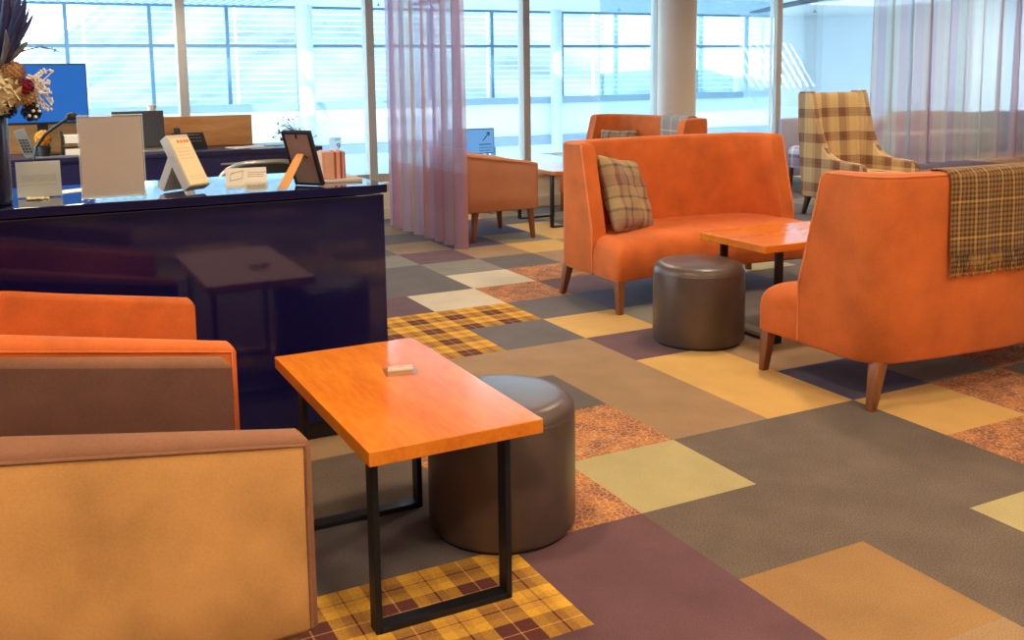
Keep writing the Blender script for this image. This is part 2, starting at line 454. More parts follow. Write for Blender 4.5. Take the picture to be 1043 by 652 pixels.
    def obj(s, name, mat, parent=None, smooth=True, angle=40, sub=0, solid=0):
        bmesh.ops.recalc_face_normals(s.bm, faces=s.bm.faces[:])
        me = bpy.data.meshes.new(name)
        s.bm.to_mesh(me); s.bm.free()
        finish(me, smooth, angle)
        mats = mat if isinstance(mat, (list, tuple)) else [mat]
        for m in mats: me.materials.append(m)
        o = bpy.data.objects.new(name, me)
        COL.objects.link(o)
        if parent: o.parent = parent
        if smooth and s.hard:
            md = o.modifiers.new('flat faces', 'WEIGHTED_NORMAL'); md.keep_sharp = True; md.weight = 100
        if solid:
            md = o.modifiers.new('thickness', 'SOLIDIFY'); md.thickness = solid; md.offset = 0
        if sub:
            md = o.modifiers.new('smooth', 'SUBSURF'); md.levels = sub; md.render_levels = sub
        return o

def thing(name, label, cat, loc=(0, 0, 0), rz=0, group=None):
    o = bpy.data.objects.new(name, None)
    o.empty_display_size = 0.1
    COL.objects.link(o); o.location = loc; o.rotation_euler = (0, 0, rz)
    o['label'] = label; o['category'] = cat
    if group: o['group'] = group
    return o
def tag(o, label, cat, group=None):
    o['label'] = label; o['category'] = cat
    if group: o['group'] = group
    return o
def struct(o):
    o['kind'] = 'structure'; return o
def dup(root, loc, rz, label=None, mats=None):
    r = root.copy(); COL.objects.link(r); r.location = loc; r.rotation_euler = (0, 0, rz)
    if label: r['label'] = label
    for ch in list(root.children):
        c = ch.copy(); COL.objects.link(c); c.parent = r
        if mats and ch.data.materials[0].name in mats:
            c.data = ch.data.copy(); c.data.materials[0] = mats[ch.data.materials[0].name]
        for g in list(ch.children):
            d = g.copy(); COL.objects.link(d); d.parent = c
            if mats and g.data.materials[0].name in mats:
                d.data = g.data.copy(); d.data.materials[0] = mats[g.data.materials[0].name]
    return r

# ------------------------------------------------------------------ setting: floor
OX, OY = 2.3213, 3.1264
MAP = {}
def setm(i, s, j0):
    for k, ch in enumerate(s):
        if ch != '.': MAP[(i, j0 + k)] = ch
setm(2, 'PPODGT', -3); setm(3, 'PDTDD', -3)
setm(1, 'HHPDDDS', -4); setm(0, 'KKSGDDYS', -4)
setm(-1, 'DDSSTYNRS', -4); setm(-2, 'TTKKTYTRK', -4)
setm(-3, 'KTTPRKK', -2); setm(-4, 'HHKYRKKK', -2)
setm(-5, 'HHKNNNDP', -1); setm(-6, 'PCSPNPGK', -1)
setm(-7, 'KKCSSPG', -1); setm(-8, 'PKRKTKR', -1)
setm(-9, 'PRPTYTKD', -1); setm(-10, 'KTNRYTK', 0)
setm(-11, 'KKKNYDR', 0); setm(-12, 'KTKPKTK', 0)
setm(-13, 'TKDYTKD', 0)
KEYS = list(T.keys())
U0, U1, V0, V1 = -6, 40, -9, 26     # cells east/south counted from the tile corner under the ottoman aisle
bm = bmesh.new()
vg = {}
def fv_(a, b):
    if (a, b) not in vg: vg[(a, b)] = bm.verts.new((a * 0.5, b * 0.5, 0))
    return vg[(a, b)]
rng = random.Random(3)
for j in range(-12, 32):
    for n in range(-19, 26):
        i = -n - 1
        if n >= 14 and j < 13: continue      # the lounge ends at the glass screen
        ch = MAP.get((i, j)) or rng.choice('PSTP' if j >= 17 and n >= 10 else 'DKRTDKPNTYDKR')
        f = bm.faces.new((fv_(j, n), fv_(j + 1, n), fv_(j + 1, n + 1), fv_(j, n + 1)))
        f.material_index = KEYS.index(ch)
me = bpy.data.meshes.new('floor'); bm.to_mesh(me); bm.free()
for k in KEYS: me.materials.append(T[k])
fl = bpy.data.objects.new('floor', me); COL.objects.link(fl); fl.location = (OX, OY, 0); struct(fl)
# narrow strip between last tile row and the screen
WV = 9.70

# ------------------------------------------------------------------ setting: room shell (behind and beside the camera too)
struct(B().box((-3.0, -1.2, 1.6), (0.15, 9.7, 3.2)).box((-3.0, 6.7, 0.18), (0.15, 6.2, 0.36)).obj('wall_left', M_['roomwall'], smooth=False))
struct(B().box((7.5, -6.1, 1.6), (21.3, 0.15, 3.2)).obj('wall_back', M_['roomwall'], smooth=False))
struct(B().box((18.1, 1.8, 1.6), (0.15, 15.8, 3.2)).obj('wall_right', M_['roomwall'], smooth=False))
struct(B().box((2.9, 1.8, 3.28), (12.0, 16.2, 0.16)).box((13.5, 3.9, 3.28), (9.4, 20.4, 0.16)).obj('ceiling', M_['ceil'], smooth=False))

struct(B().box((0.1, 7.1, 2.75), (6.0, 5.0, 0.9)).obj('ceiling_dark_blocker', M_['roomwall'], smooth=False))  # unseen dark soffit, added to darken the left part of the table reflection
struct(B().box((33, 9.6, 0.2), (30, 0.2, 6.6)).obj('wall_sun_block', M_['concrete'], smooth=False))  # unseen wall, added to keep the sun off the east wall
# ------------------------------------------------------------------ setting: glazed screen between lounge and atrium
PV = 9.72
low = B().box((2.9, PV, 0.18), (11.8, 0.14, 0.36)).box((2.9, PV - 0.02, 0.372), (11.8, 0.22, 0.03), 0.006)
struct(low.obj('wall_front', M_['cream'], smooth=True))
struct(B().box((2.9, PV - 0.085, 0.06), (11.8, 0.03, 0.12), 0.006).obj('baseboard_front', M_['cream']))
PU = [-2.1, -0.3, 1.5, 3.34, 5.14, 6.92, 8.76]
k = 0
for a, b in zip(PU, PU[1:]):
    k += 1
    w = B().box(((a + b) / 2, PV, 0.43), (b - a - 0.085, 0.06, 0.08)).box(((a + b) / 2, PV, 3.15), (b - a - 0.085, 0.1, 0.1))
    w.box((b, PV, 1.79), (0.085, 0.14, 2.8), 0.006)
    o = struct(w.obj('window_%d' % k, M_['post']))
    B().box(((a + b) / 2, PV, 1.78), (b - a - 0.085, 0.012, 2.64)).obj('pane', M_['glass'], o, smooth=False)
k += 1
w = B()
for v in (3.65, 5.6, 7.6, 9.6): w.box((-3.0, v, 1.78), (0.12, 0.085, 2.8))
w.box((-3.0, 6.65, 0.40), (0.16, 6.1, 0.06)).box((-3.0, 6.65, 3.16), (0.12, 6.1, 0.08))
o = struct(w.obj('window_%d' % k, M_['post']))
B().box((-3.0, 6.65, 1.78), (0.012, 5.9, 2.7)).obj('pane', M_['glass'], o, smooth=False)
# side return of the screen and the far bay behind the sheer curtain
k += 1
w = B().box((8.76, 11.9, 0.18), (0.14, 4.2, 0.36)).box((8.76, 11.9, 0.40), (0.2, 4.3, 0.05))
o = struct(w.obj('window_%d' % k, M_['post']))
B().box((8.76, 11.85, 1.8), (0.012, 4.1, 2.75)).obj('pane', M_['glass'], o, smooth=False)
k += 1
w = B().box((13.4, 14.0, 0.02), (9.3, 0.14, 0.04))
o = struct(w.obj('window_%d' % k, M_['post']))
B().box((13.4, 14.0, 1.7), (9.1, 0.012, 3.0)).obj('pane', M_['glass'], o, smooth=False)
# round pillar in front of the screen
struct(B().cyl((6.72, 9.05, 0), 0.215, 3.2, 64).obj('column', M_['column']))

# ------------------------------------------------------------------ setting: atrium and its outer glass front
FV = 24.8
struct(B().box((12, FV + .05, 0.19), (70, 0.3, 0.92)).obj('wall_far', M_['white'], smooth=False))
struct(B().box((5.2, FV - 0.14, 0.74), (31.2, 0.34, 0.19), 0.02).obj('trim_1', M_['sillgrey']))
struct(B().box((12, FV - 0.1, -0.40), (70, 0.4, 0.26)).obj('trim_2', M_['slab'], smooth=False))
struct(B().box((34.0, FV + .05, 1.98), (26.4, 0.3, 2.66)).obj('wall_east', M_['white'], smooth=False))
struct(B().box((12, 17.3, -3.1), (60, 15.6, 0.2)).obj('floor_lower', M_['concrete'], smooth=False))
MU = [-9, -7.2, -5.4, -3.6, -1.8, -0.02, 1.34, 3.15, 4.93, 6.66, 8.43, 10.24, 12.1, 14.33, 15.7, 17.5, 19.15, 20.85]
for a, b in zip(MU, MU[1:]):
    k += 1
    w = B()
    w.box((b, FV, 2.03), (0.085, 0.12, 2.42)).box(((a + b) / 2, FV, 2.25), (b - a - 0.085, 0.1, 0.085)).box(((a + b) / 2, FV, 3.2), (b - a, 0.14, 0.06))
    w.box((b, FV, -1.8), (0.12, 0.12, 2.6))
    o = struct(w.obj('window_%d' % k, M_['frame'], smooth=False))
    B().box(((a + b) / 2, FV + 0.02, 2.03), (b - a - 0.085, 0.012, 2.4)).obj('pane', M_['glass'], o, smooth=False)
    B().box(((a + b) / 2, FV + 0.02, -1.8), (b - a - 0.085, 0.012, 2.5)).obj('lower_pane', M_['glass'], o, smooth=False)
for i, cu in enumerate((6.7, 13.85)):
    struct(B().cyl((cu, 24.25, -3), 0.2 if i == 0 else 0.16, 6.3, 40).obj('column', M_['acolumn']))
# ceiling over the atrium with an added unseen slatted rooflight towards the right
c = B()
c.box((4.05, 21.7, 3.30), (30.3, 6.4, 0.14)).box((-3.9, 14.1, 3.30), (14.4, 8.8, 0.14)).box((18.35, 14.1, 3.30), (1.7, 8.8, 0.14))   # left of the rooflight
c.box((35.05, 17.3, 3.30), (25.7, 15.2, 0.14))           # right of it
c.box((20.7, 22.6, 3.30), (3.0, 4.6, 0.14))            # strip against the glass front
c.box((20.7, 11.1, 3.30), (3.0, 2.8, 0.14))
for i in range(10): c.box((19.4 + i * 0.29, 16.4, 3.30), (0.13, 7.9, 0.10))
struct(c.obj('ceiling_atrium', M_['ceil'], smooth=False))
k += 1
w = B()  # unseen glazed roof opening, added to brighten the atrium and table reflection
for i in range(9): w.box((3.4 + i * 1.775, 14.1, 3.3), (0.06, 8.8, 0.12))
for v in (9.75, 14.1, 18.4): w.box((10.4, v, 3.3), (14.2, 0.06, 0.12))
o = struct(w.obj('window_%d' % k, M_['frame'], smooth=False))
B().box((10.4, 14.1, 3.33), (14.2, 8.7, 0.012)).obj('pane', M_['glass'], o, smooth=False)
# ribs of the corrugated ceiling sheet at the left
c = B()
for i in range(70): c.box((-8 + i * 0.2, 22.2, 3.222), (0.07, 5.0, 0.02))
struct(c.obj('ceiling_ribs', M_['slab'], smooth=False))
# dark recessed slot in the atrium ceiling
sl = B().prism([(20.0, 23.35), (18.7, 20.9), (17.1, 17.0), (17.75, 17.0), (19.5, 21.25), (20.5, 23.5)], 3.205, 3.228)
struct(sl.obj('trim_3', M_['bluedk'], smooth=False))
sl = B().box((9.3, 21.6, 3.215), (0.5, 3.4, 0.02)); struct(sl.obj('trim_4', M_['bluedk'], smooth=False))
for (u, v) in ((16.48, 20.1),):
    t_ = thing('ceiling_light', 'small round recessed downlight in the pale atrium ceiling', 'light', (u, v, 3.23))
    B().lathe([(0.0, -0.004), (0.13, -0.004), (0.13, 0.0)], 32).obj('diffuser', M_['lampglow'], t_)
    B().lathe([(0.13, -0.001), (0.135, -0.02), (0.2, -0.016), (0.21, -0.001)], 32).obj('rim', M_['white'], t_)
for n_, (x_, y_) in enumerate(((385.5, 3.5), (630.5, 8.5), (830, 10.5))):
    d = FW + (x_ - 521.5) / F * RR - (y_ - Y0) / F * UU
    p = Vector((0, 0, HC)) + d * ((3.23 - HC) / d.z)
    t_ = thing('ceiling_sprinkler', ('small ceiling sprinkler beside the sheer curtain top, over the atrium', 'small ceiling sprinkler over the windows left of the round pillar', 'small ceiling sprinkler over the blank pale wall at right')[n_], 'sprinkler', (p.x, p.y, 3.23))
    B().cyl((0, 0, -0.05), 0.02, 0.05, 12).obj('stem', M_['frame'], t_)
    B().cyl((0, 0, -0.062), 0.055, 0.012, 16).obj('deflector', M_['frame'], t_)

# solid white bar standing in for a streak of sun on the right wall
t_ = thing('sun_streak', 'white sloping bar in place of a sunlit streak on the pale right atrium wall', 'streak', (20.9, 24.55, 0))
p0, p1 = at_v(762, 97, 24.5), at_v(792, 133, 24.5)
o_ = Vector((20.9, 24.55, 0))
B().tube([p0 - o_, p1 - o_], 0.07, 12).obj('streak', M_['white'], t_)
p2 = at_v(756, 122, 24.5)
for q in (0.15, 0.85):
    p = p0.lerp(p1, q) - o_
    B().tube([p, p + Vector((0, 0.12, 0))], 0.02, 8).obj('bracket', M_['white'], t_)

# ------------------------------------------------------------------ outdoors
random.seed(11)
def sm(v):
    v = min(1, max(0, v)); return v * v * (3 - 2 * v)
def terrain(y0, ny, step):
    rows = []
    for yy in range(ny + 1):
        y = y0 + yy * step; r = []
        for xx in range(0, 50):
            x = -60 + xx * 4.2
            q = min(1, max(0, (y - 46) / 50))
            r.append(Vector((x, y, -3.4 + q * (4.0 + 17.0 * sm((x + 6) / 34) + 0.9 * math.sin(x * 0.17 + y * 0.05)) + 0.35 * math.sin(x * 0.9 + y * 0.7) * q)))
        rows.append(r)
    b = B(); b.grid(rows); return b
struct(terrain(26.5, 5, 3.9).obj('ground', M_['snow'], angle=180))
struct(terrain(46.0, 22, 4.0).obj('hill', M_['hillside'], angle=180))
b = B()
for i in range(15): b.box((9, 26.0, 0.95 + i * 0.155), (64, 0.10, 0.02))
for i in range(18): b.box((-9 + i * 3.6, 26.08, 0.0), (0.06, 0.06, 6.9))
lv = b.obj('louvre_screen', M_['white'], smooth=False); tag(lv, 'white horizontal sun louvres outside the big atrium windows', 'louvres')
# ------------------------------------------------------------------ upholstery builders
def upath(hw, yf, yb, r, bow, na=8, nc=10, nb=16, ns=5):
    """open U: front of the left side -> round the back -> front of the right side"""
    pts = []
    st = [0, 0.022] + [i / ns for i in range(1, ns)]
    for i in st: pts.append((-hw, yf + (yb - r - yf) * i))
    for i in range(nc):
        a = PI - (PI / 2) * i / nc
        pts.append((-hw + r + r * math.cos(a), yb - r + r * math.sin(a)))
    for i in range(nb + 1):
        x = (-hw + r) + 2 * (hw - r) * i / nb
        pts.append((x, yb))
    for i in range(1, nc + 1):
        a = PI / 2 - (PI / 2) * i / nc
        pts.append((hw - r + r * math.cos(a), yb - r + r * math.sin(a)))
    for i in [1 - q for q in st[::-1]]: pts.append((hw, (yb - r) + (yf - (yb - r)) * i))
    out = []
    for x, y in pts:
        k = max(0, 1 - (x / hw) ** 2)
        out.append((x, y + bow * k))
    return out

def usub(outer_args, inner_args, levels, yf_of_z, ztop):
    """shell around three sides. levels: (fraction of height, inset). ztop(x,y): top height there"""
    b = B()
    def ring(args, frac, inset, sign):
        hw, yb, r, bow = args
        res = []
        base = upath(hw - sign * inset, yf_of_z(frac) + (inset if sign > 0 else inset), yb - sign * inset, max(0.02, r - sign * inset), bow)
        return base
    loops = []
    z0 = levels['z0']
    lo, li = [], []
    for frac, inset in levels['lv']:
        po = ring(outer_args, frac, inset, 1); pi_ = ring(inner_args, frac, inset, -1)
        lo.append([Vector((x, y, z0 + (ztop(x, y) - z0) * frac)) for x, y in po])
        li.append([Vector((x, y, z0 + (ztop(x2, y2) - z0) * frac)) for (x, y), (x2, y2) in zip(pi_, po)])
    rows = lo + li[::-1]
    vr = b.grid(rows)
    n = len(lo)
    # ends and underside
    for e in (0, -1):
        for q in range(n - 1):
            o1, o2 = vr[q][e], vr[q + 1][e]
            i1, i2 = vr[2 * n - 1 - q][e], vr[2 * n - 2 - q][e]
            b.bm.faces.new((o1, o2, i2, i1))
    m = len(vr[0])
    for i in range(m - 1): b.bm.faces.new((vr[0][i], vr[-1][i], vr[-1][i + 1], vr[0][i + 1]))
    return b, lo, li

def offset_poly(poly, d):
    n = len(poly); out = []
    for i in range(n):
        p0, p1, p2 = Vector(poly[i - 1]), Vector(poly[i]), Vector(poly[(i + 1) % n])
        a = (p1 - p0).normalized(); c = (p2 - p1).normalized()
        na, nc = Vector((-a.y, a.x)), Vector((-c.y, c.x))
        nn = (na + nc)
        if nn.length < 1e-6: nn = na
        nn.normalize()
        k = d / max(0.5, nn.dot(na))
        out.append((p1.x + nn.x * k, p1.y + nn.y * k))
    return out
def round_poly(poly, r, seg=5):
    """r: one radius or one per corner, counter-clockwise polygon"""
    n = len(poly); out = []
    for i in range(n):
        ri = r[i] if isinstance(r, (list, tuple)) else r
        p0, p1, p2 = Vector(poly[i - 1]), Vector(poly[i]), Vector(poly[(i + 1) % n])
        if ri <= 0: out.append((p1.x, p1.y)); continue
        a = (p0 - p1).normalized(); c = (p2 - p1).normalized()
        s, e = p1 + a * ri, p1 + c * ri
        for q in range(seg + 1):
            t = q / seg
            v = s * (1 - t) ** 2 + p1 * 2 * t * (1 - t) + e * t ** 2
            out.append((v.x, v.y))
    return out
def pad(poly, levels):
    """stack of inset outlines (counter-clockwise polygon): upholstered block"""
    b = B()
    loops = []
    for z, ins in levels:
        loops.append([Vector((x, y, z)) for x, y in offset_poly(poly, ins)])
    b.loft(loops)
    return b

# ------------------------------------------------------------------ high-backed two-seat sofa (faces local -y)
def make_sofa(name, label, loc, rz):
    t = thing(name, label, 'sofa', loc, rz, 'orange suede high-back sofas')
    hw = 0.84
    yf = lambda fr: -0.10 + 0.135 * max(0, (fr - 0.35) / 0.65)
    lv = {'z0': 0.205, 'lv': [(0, 0.015), (0.02, 0), (0.35, 0), (0.55, 0), (0.78, 0), (0.965, 0), (0.985, 0.008), (1.0, 0.022)]}
    b, lo, li = usub((hw, 0.345, 0.13, 0.085), (hw - 0.105, 0.235, 0.16, 0.085), lv, yf, lambda x, y: 1.035)
    bk = b.obj('backrest', M_['orange'], t, angle=50)
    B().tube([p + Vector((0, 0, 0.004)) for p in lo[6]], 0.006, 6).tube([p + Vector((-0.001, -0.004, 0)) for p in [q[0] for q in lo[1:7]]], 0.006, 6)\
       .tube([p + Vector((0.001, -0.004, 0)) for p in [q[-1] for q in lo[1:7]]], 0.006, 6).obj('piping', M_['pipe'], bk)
    def outline(ins):
        q = hw - 0.005 - ins; rc = 0.035; yl = -0.40 + ins
        fy = lambda x: yl + 0.075 * max(0, 1 - (x / (hw - 0.005)) ** 2)
        p = []
        for k in range(6):
            a_ = PI + PI / 2 * k / 5
            p.append((-q + rc + rc * math.cos(a_), fy(-q + rc) + rc + rc * math.sin(a_)))
        for k in range(1, 20):
            x = -(q - rc) + 2 * (q - rc) * k / 20
            p.append((x, fy(x)))
        for k in range(6):
            a_ = -PI / 2 + PI / 2 * k / 5
            p.append((q - rc + rc * math.cos(a_), fy(q - rc) + rc + rc * math.sin(a_)))
        qi = min(q, hw - 0.04)
        p += [(q, -0.108), (qi, -0.09), (qi, 0.22)]
        for k in range(1, 12):
            x = qi - 2 * qi * k / 12
            p.append((x, 0.29 + 0.08 * (1 - (x / hw) ** 2)))
        p += [(-qi, 0.22), (-qi, -0.09), (-q, -0.108)]
        return p
    b = B()
    b.loft([[Vector((x, y, z)) for x, y in outline(i_)] for z, i_ in [(0.205, 0.012), (0.218, 0), (0.33, 0), (0.365, 0.003), (0.392, 0.011), (0.415, 0.024), (0.433, 0.042), (0.446, 0.064), (0.454, 0.088)]])
    b.obj('seat', M_['orange'], t, angle=60)
    for sx in (-1, 1):
        B().taper((sx * 0.795, -0.35, 0.215), (sx * 0.805, -0.37, 0), 0.028, 0.018).obj('leg', M_['legwood'], t)
        B().taper((sx * 0.765, 0.315, 0.215), (sx * 0.81, 0.325, 0), 0.03, 0.018).obj('leg', M_['legwood'], t)
    return t
sofa = make_sofa('sofa', 'orange suede high-back sofa with a plaid cushion in its left corner', (4.09, 5.355, 0), 0)
sofa2 = dup(sofa, (4.09, 3.311, 0), PI, 'orange suede sofa seen from behind with a mustard tweed throw over its back')
sofa3 = dup(sofa, (5.67, 8.37, 0), -PI / 2, 'orange sofa by the round pillar with a grey checked throw over its back')

# ------------------------------------------------------------------ tub armchair (faces local -y)
def make_tub(name, label, loc, rz, mo, mi, mt, zb=0.275):
    t = thing(name, label, 'armchair', loc, rz, 'suede tub armchairs')
    hw = 0.375
    def zt(x, y):
        return 0.695 + 0.115 * min(1, max(0, (y + 0.34) / 0.76))
    lv = {'z0': zb, 'lv': [(0, 0.012), (0.03, 0), (0.3, 0), (0.65, 0), (0.955, 0), (0.98, 0.005), (1.0, 0.016)]}
    b, lo, li = usub((hw, 0.42, 0.11, 0.02), (hw - 0.072, 0.34, 0.10, 0.02), lv, lambda f_: -0.345, zt)
    bm = b.bm
    # outer skin, top band and inner skin are one shell with three materials
    bmesh.ops.recalc_face_normals(bm, faces=bm.faces[:])
    n = len(lo); m = len(lo[0])
    bm.faces.ensure_lookup_table()
    for fi, f in enumerate(bm.faces):
        row = fi // (m - 1)
        if fi < (2 * n - 1) * (m - 1):
            cc = fi % (m - 1)
            f.material_index = (2 if cc in (0, m - 2) else 0) if row < n - 3 else (1 if row > n + 1 else 2)
        else: f.material_index = 2
    sh = b.obj('shell', [mo, mi, mt], t, angle=55)
    pp = lo[n - 3]; off_ = lambda p: p + Vector((math.copysign(0.001, p.x), 0.0, 0))
    B().tube([off_(q[1]) for q in lo[1:n - 2]] + [off_(p) for p in pp[2:-2]] + [off_(q[-2]) for q in lo[1:n - 2][::-1]], 0.0042, 6).obj('piping', mt, sh)
    poly = round_poly([(-0.298, -0.36), (0.298, -0.36), (0.298, 0.36), (-0.298, 0.36)], [0.04, 0.04, 0.1, 0.1])
    pad(poly, [(zb, 0.01), (zb + .015, 0), (0.42, 0), (0.45, 0.012), (0.468, 0.04), (0.478, 0.09)]).obj('seat', mi, t, angle=60)
    for sx in (-1, 1):
        B().taper((sx * 0.325, -0.285, zb + .01), (sx * 0.338, -0.31, 0), 0.026, 0.016).obj('leg', M_['legwood'], t)
        B().taper((sx * 0.30, 0.25, zb + .01), (sx * 0.325, 0.285, 0), 0.026, 0.016).obj('leg', M_['legwood'], t)
    return t
ch1 = make_tub('armchair', 'tan suede tub armchair in the near left corner, closest to the camera', (0.185, 2.43, 0), PI / 2 + math.radians(3), M_['tan'], M_['mauveshade'], M_['mauve'], 0.23)
ch2 = make_tub('armchair', 'orange suede tub armchair squeezed between the tan one and navy counter', (0.21, 3.285, 0), PI / 2 + math.radians(0.5), M_['orange'], M_['orange'], M_['orange'], 0.23)
ch3 = make_tub('armchair', 'salmon tan tub armchair beside the sheer curtain, away from the counter', (3.88, 8.12, 0), PI / 2, M_['salmon'], M_['salmon'], M_['salmon'])

# ------------------------------------------------------------------ low tables: plank top on two flat-bar hoops
def make_table(name, label, loc, rz, L, Wd, zt, wood_m, frame_w):
    t = thing(name, label, 'table', loc, rz, 'wooden lounge tables on black hoops')
    th = 0.04
    B().box((0, 0, zt - th / 2), (L, Wd, th), 0.004).obj('tabletop', wood_m, t)
    for sx in (-1, 1):
        x = sx * (L / 2 - 0.14)
        b = B(); hw = frame_w / 2; w = 0.05; d = 0.018
        b.box((x, -hw, (zt - th) / 2), (w, d, zt - th), 0.002).box((x, hw, (zt - th) / 2), (w, d, zt - th), 0.002)
        b.box((x, 0, 0.008), (w, frame_w, d), 0.002).box((x, 0, zt - th - 0.006), (w, frame_w, d), 0.002)
        b.obj('leg_frame', M_['blackm'], t)
    return t
tb1 = make_table('side_table', 'orange wood table by the near armchairs with a clear card holder', (0.985, 2.72, 0), PI / 2, 0.96, 0.495, 0.56, M_['top'], 0.39)
tb2 = make_table('side_table', 'orange wood table standing between the two facing orange sofas', (4.03, 4.24, 0), 0, 1.0, 0.565, 0.56, M_['top'], 0.46)
tb3 = make_table('side_table', 'wooden table in front of the salmon tan armchair by the glass screen', (4.83, 8.56, 0), PI / 2, 0.96, 0.50, 0.56, M_['topu'], 0.39)

# ------------------------------------------------------------------ ottomans
def make_ottoman(label, loc, r, h):
    t = thing('ottoman', label, 'ottoman', loc, 0, 'round brown leather ottomans')
    B().lathe([(0, 0.012), (r - 0.012, 0.012), (r, 0.03), (r, h - 0.055), (r - 0.004, h - 0.035), (r - 0.016, h - 0.016), (r - 0.035, h - 0.004), (r - 0.06, h), (0, h + 0.004)], 72).obj('body', M_['leather'], t)
    s_ = B()
    s_.tube([Vector(((r - 0.002) * math.cos(a), (r - 0.002) * math.sin(a), h - 0.05)) for a in [2 * PI * i / 72 for i in range(73)]], 0.003, 6)
    s_.obj('seam', M_['leather'], t)
    B().lathe([(0, 0), (r - 0.02, 0), (r - 0.02, 0.014), (0, 0.014)], 48).obj('base', M_['plinth'], t)
    return t
make_ottoman('round brown leather ottoman partly under the near orange wood table', (1.375, 2.79, 0), 0.243, 0.45)
make_ottoman('round brown leather ottoman standing between the two facing orange sofas', (3.345, 4.285, 0), 0.252, 0.45)

# ------------------------------------------------------------------ cushions
def make_pillow(name, label, mat, loc, rot, s=0.44, th=0.13):
    b = B(); n = 20
    def f(sign):
        rows = []
        for i in range(n + 1):
            r = []
            for j in range(n + 1):
                u, v = -1 + 2 * i / n, -1 + 2 * j / n
                e = (max(0, 1 - u ** 4) * max(0, 1 - v ** 4)) ** 0.55
                pin = 1 - 0.07 * (1 - (abs(u) * abs(v)) ** 0.6) * (max(abs(u), abs(v)) ** 2)
                wr = 0.012 * math.sin(7 * u + 3 * v) * e + 0.008 * math.sin(11 * v - 5 * u) * e
                r.append(Vector((u * s / 2 * pin, sign * (th / 2 * e + 0.002) + wr * 0.6, v * s / 2 * pin)))
            rows.append(r)
        return rows
    a, c = f(1), f(-1)
    va = b.grid(a); vc = b.grid(c)
    bmesh.ops.remove_doubles(b.bm, verts=b.bm.verts[:], dist=0.0001)
    for q in range(n):
        for (x, y) in (((q, 0), (q + 1, 0)), ((q, n), (q + 1, n)), ((0, q), (0, q + 1)), ((n, q), (n, q + 1))):
            try: b.bm.faces.new((va[x[0]][x[1]], va[y[0]][y[1]], vc[y[0]][y[1]], vc[x[0]][x[1]]))
            except Exception: pass
    t = thing(name, label, 'cushion', loc)
    t.rotation_euler = rot
    o = b.obj('cover', mat, t, angle=180)
    rim = [Vector((r_[0], 0, r_[1])) for r_ in []]
    return t
make_pillow('cushion', 'muted plaid square cushion leaning in the left corner of the orange sofa', M_['plaid_pillow'], (3.63, 5.44, 0.675), (math.radians(-20), math.radians(9), math.radians(28)), 0.52, 0.15)
make_pillow('cushion', 'beige patterned cushion on the sofa with the grey checked throw', M_['plaid_pillow'], (5.78, 8.82, 0.66), (math.radians(-14), 0, math.radians(-60)))

# ------------------------------------------------------------------ throws
def drape(name, label, mat, pts_fn, ns, fringe_fn=None, thick=0.006):
    t = thing(name, label, 'throw', (0, 0, 0))
    b = B()
    rows = [pts_fn(i / ns) for i in range(ns + 1)]
    b.grid(rows)
    me_rows = rows
    o = b.obj('cloth', mat, t, angle=180, solid=thick)
    if fringe_fn: fringe_fn(t, rows)
    c0 = rows[ns // 2][len(rows[0]) // 2]
    return t
def sofa2_rear(U): return 3.311 - (0.345 + 0.085 * max(0, 1 - ((U - 4.09) / 0.84) ** 2))
def throw2(s):
    U = 3.615 + 0.80 * s
    Vr = sofa2_rear(U); out = []
    wv = 0.004 * math.sin(s * 23)
    path = [(0.118, 0.74), (0.116, 0.86), (0.114, 0.98), (0.108, 1.03), (0.09, 1.045), (0.05, 1.047), (0.015, 1.043), (-0.008, 1.025), (-0.014, 0.98), (-0.016, 0.88), (-0.018, 0.78), (-0.02, 0.70), (-0.022, 0.665)]
    for dv, z in path: out.append(Vector((U + 0.012 * (1 - z), Vr + dv + (wv if z < 0.95 else 0), z)))
    return out
def fringe2(t, rows):
    rr_ = random.Random(5); b = B()
    for i in range(len(rows) - 1):
        for q in range(2):
            p = rows[i][-1].lerp(rows[i + 1][-1], (q + 0.5) / 2)
            ln = 0.085 + rr_.uniform(-0.008, 0.008)
            dx = rr_.uniform(-0.006, 0.006)
            b.tube([p + Vector((0, -0.001, 0.004)), p + Vector((dx * .5, -0.003, -ln * .5)), p + Vector((dx, -0.001, -ln))], 0.0045, 5, 0.0032)
    b.obj('fringe', M_['throw'], t)
drape('throw', 'mustard and brown tweed throw with fringe hanging over the sofa back', M_['throw'], throw2, 48, fringe2)
def throw3(s):
    Vv = 7.82 + 0.5 * s
    Ur = 5.67 + 0.345 + 0.085 * max(0, 1 - ((Vv - 8.37) / 0.84) ** 2)
    path = [(-0.125, 0.66), (-0.122, 0.80), (-0.12, 0.98), (-0.108, 1.03), (-0.09, 1.045), (-0.05, 1.047), (-0.012, 1.043), (0.01, 1.02), (0.016, 0.95), (0.02, 0.8), (0.02, 0.7)]
    return [Vector((Ur + du, Vv, z)) for du, z in path]
drape('throw', 'grey checked wool throw over the back of the sofa by the pillar', M_['throwgrey'], throw3, 24)

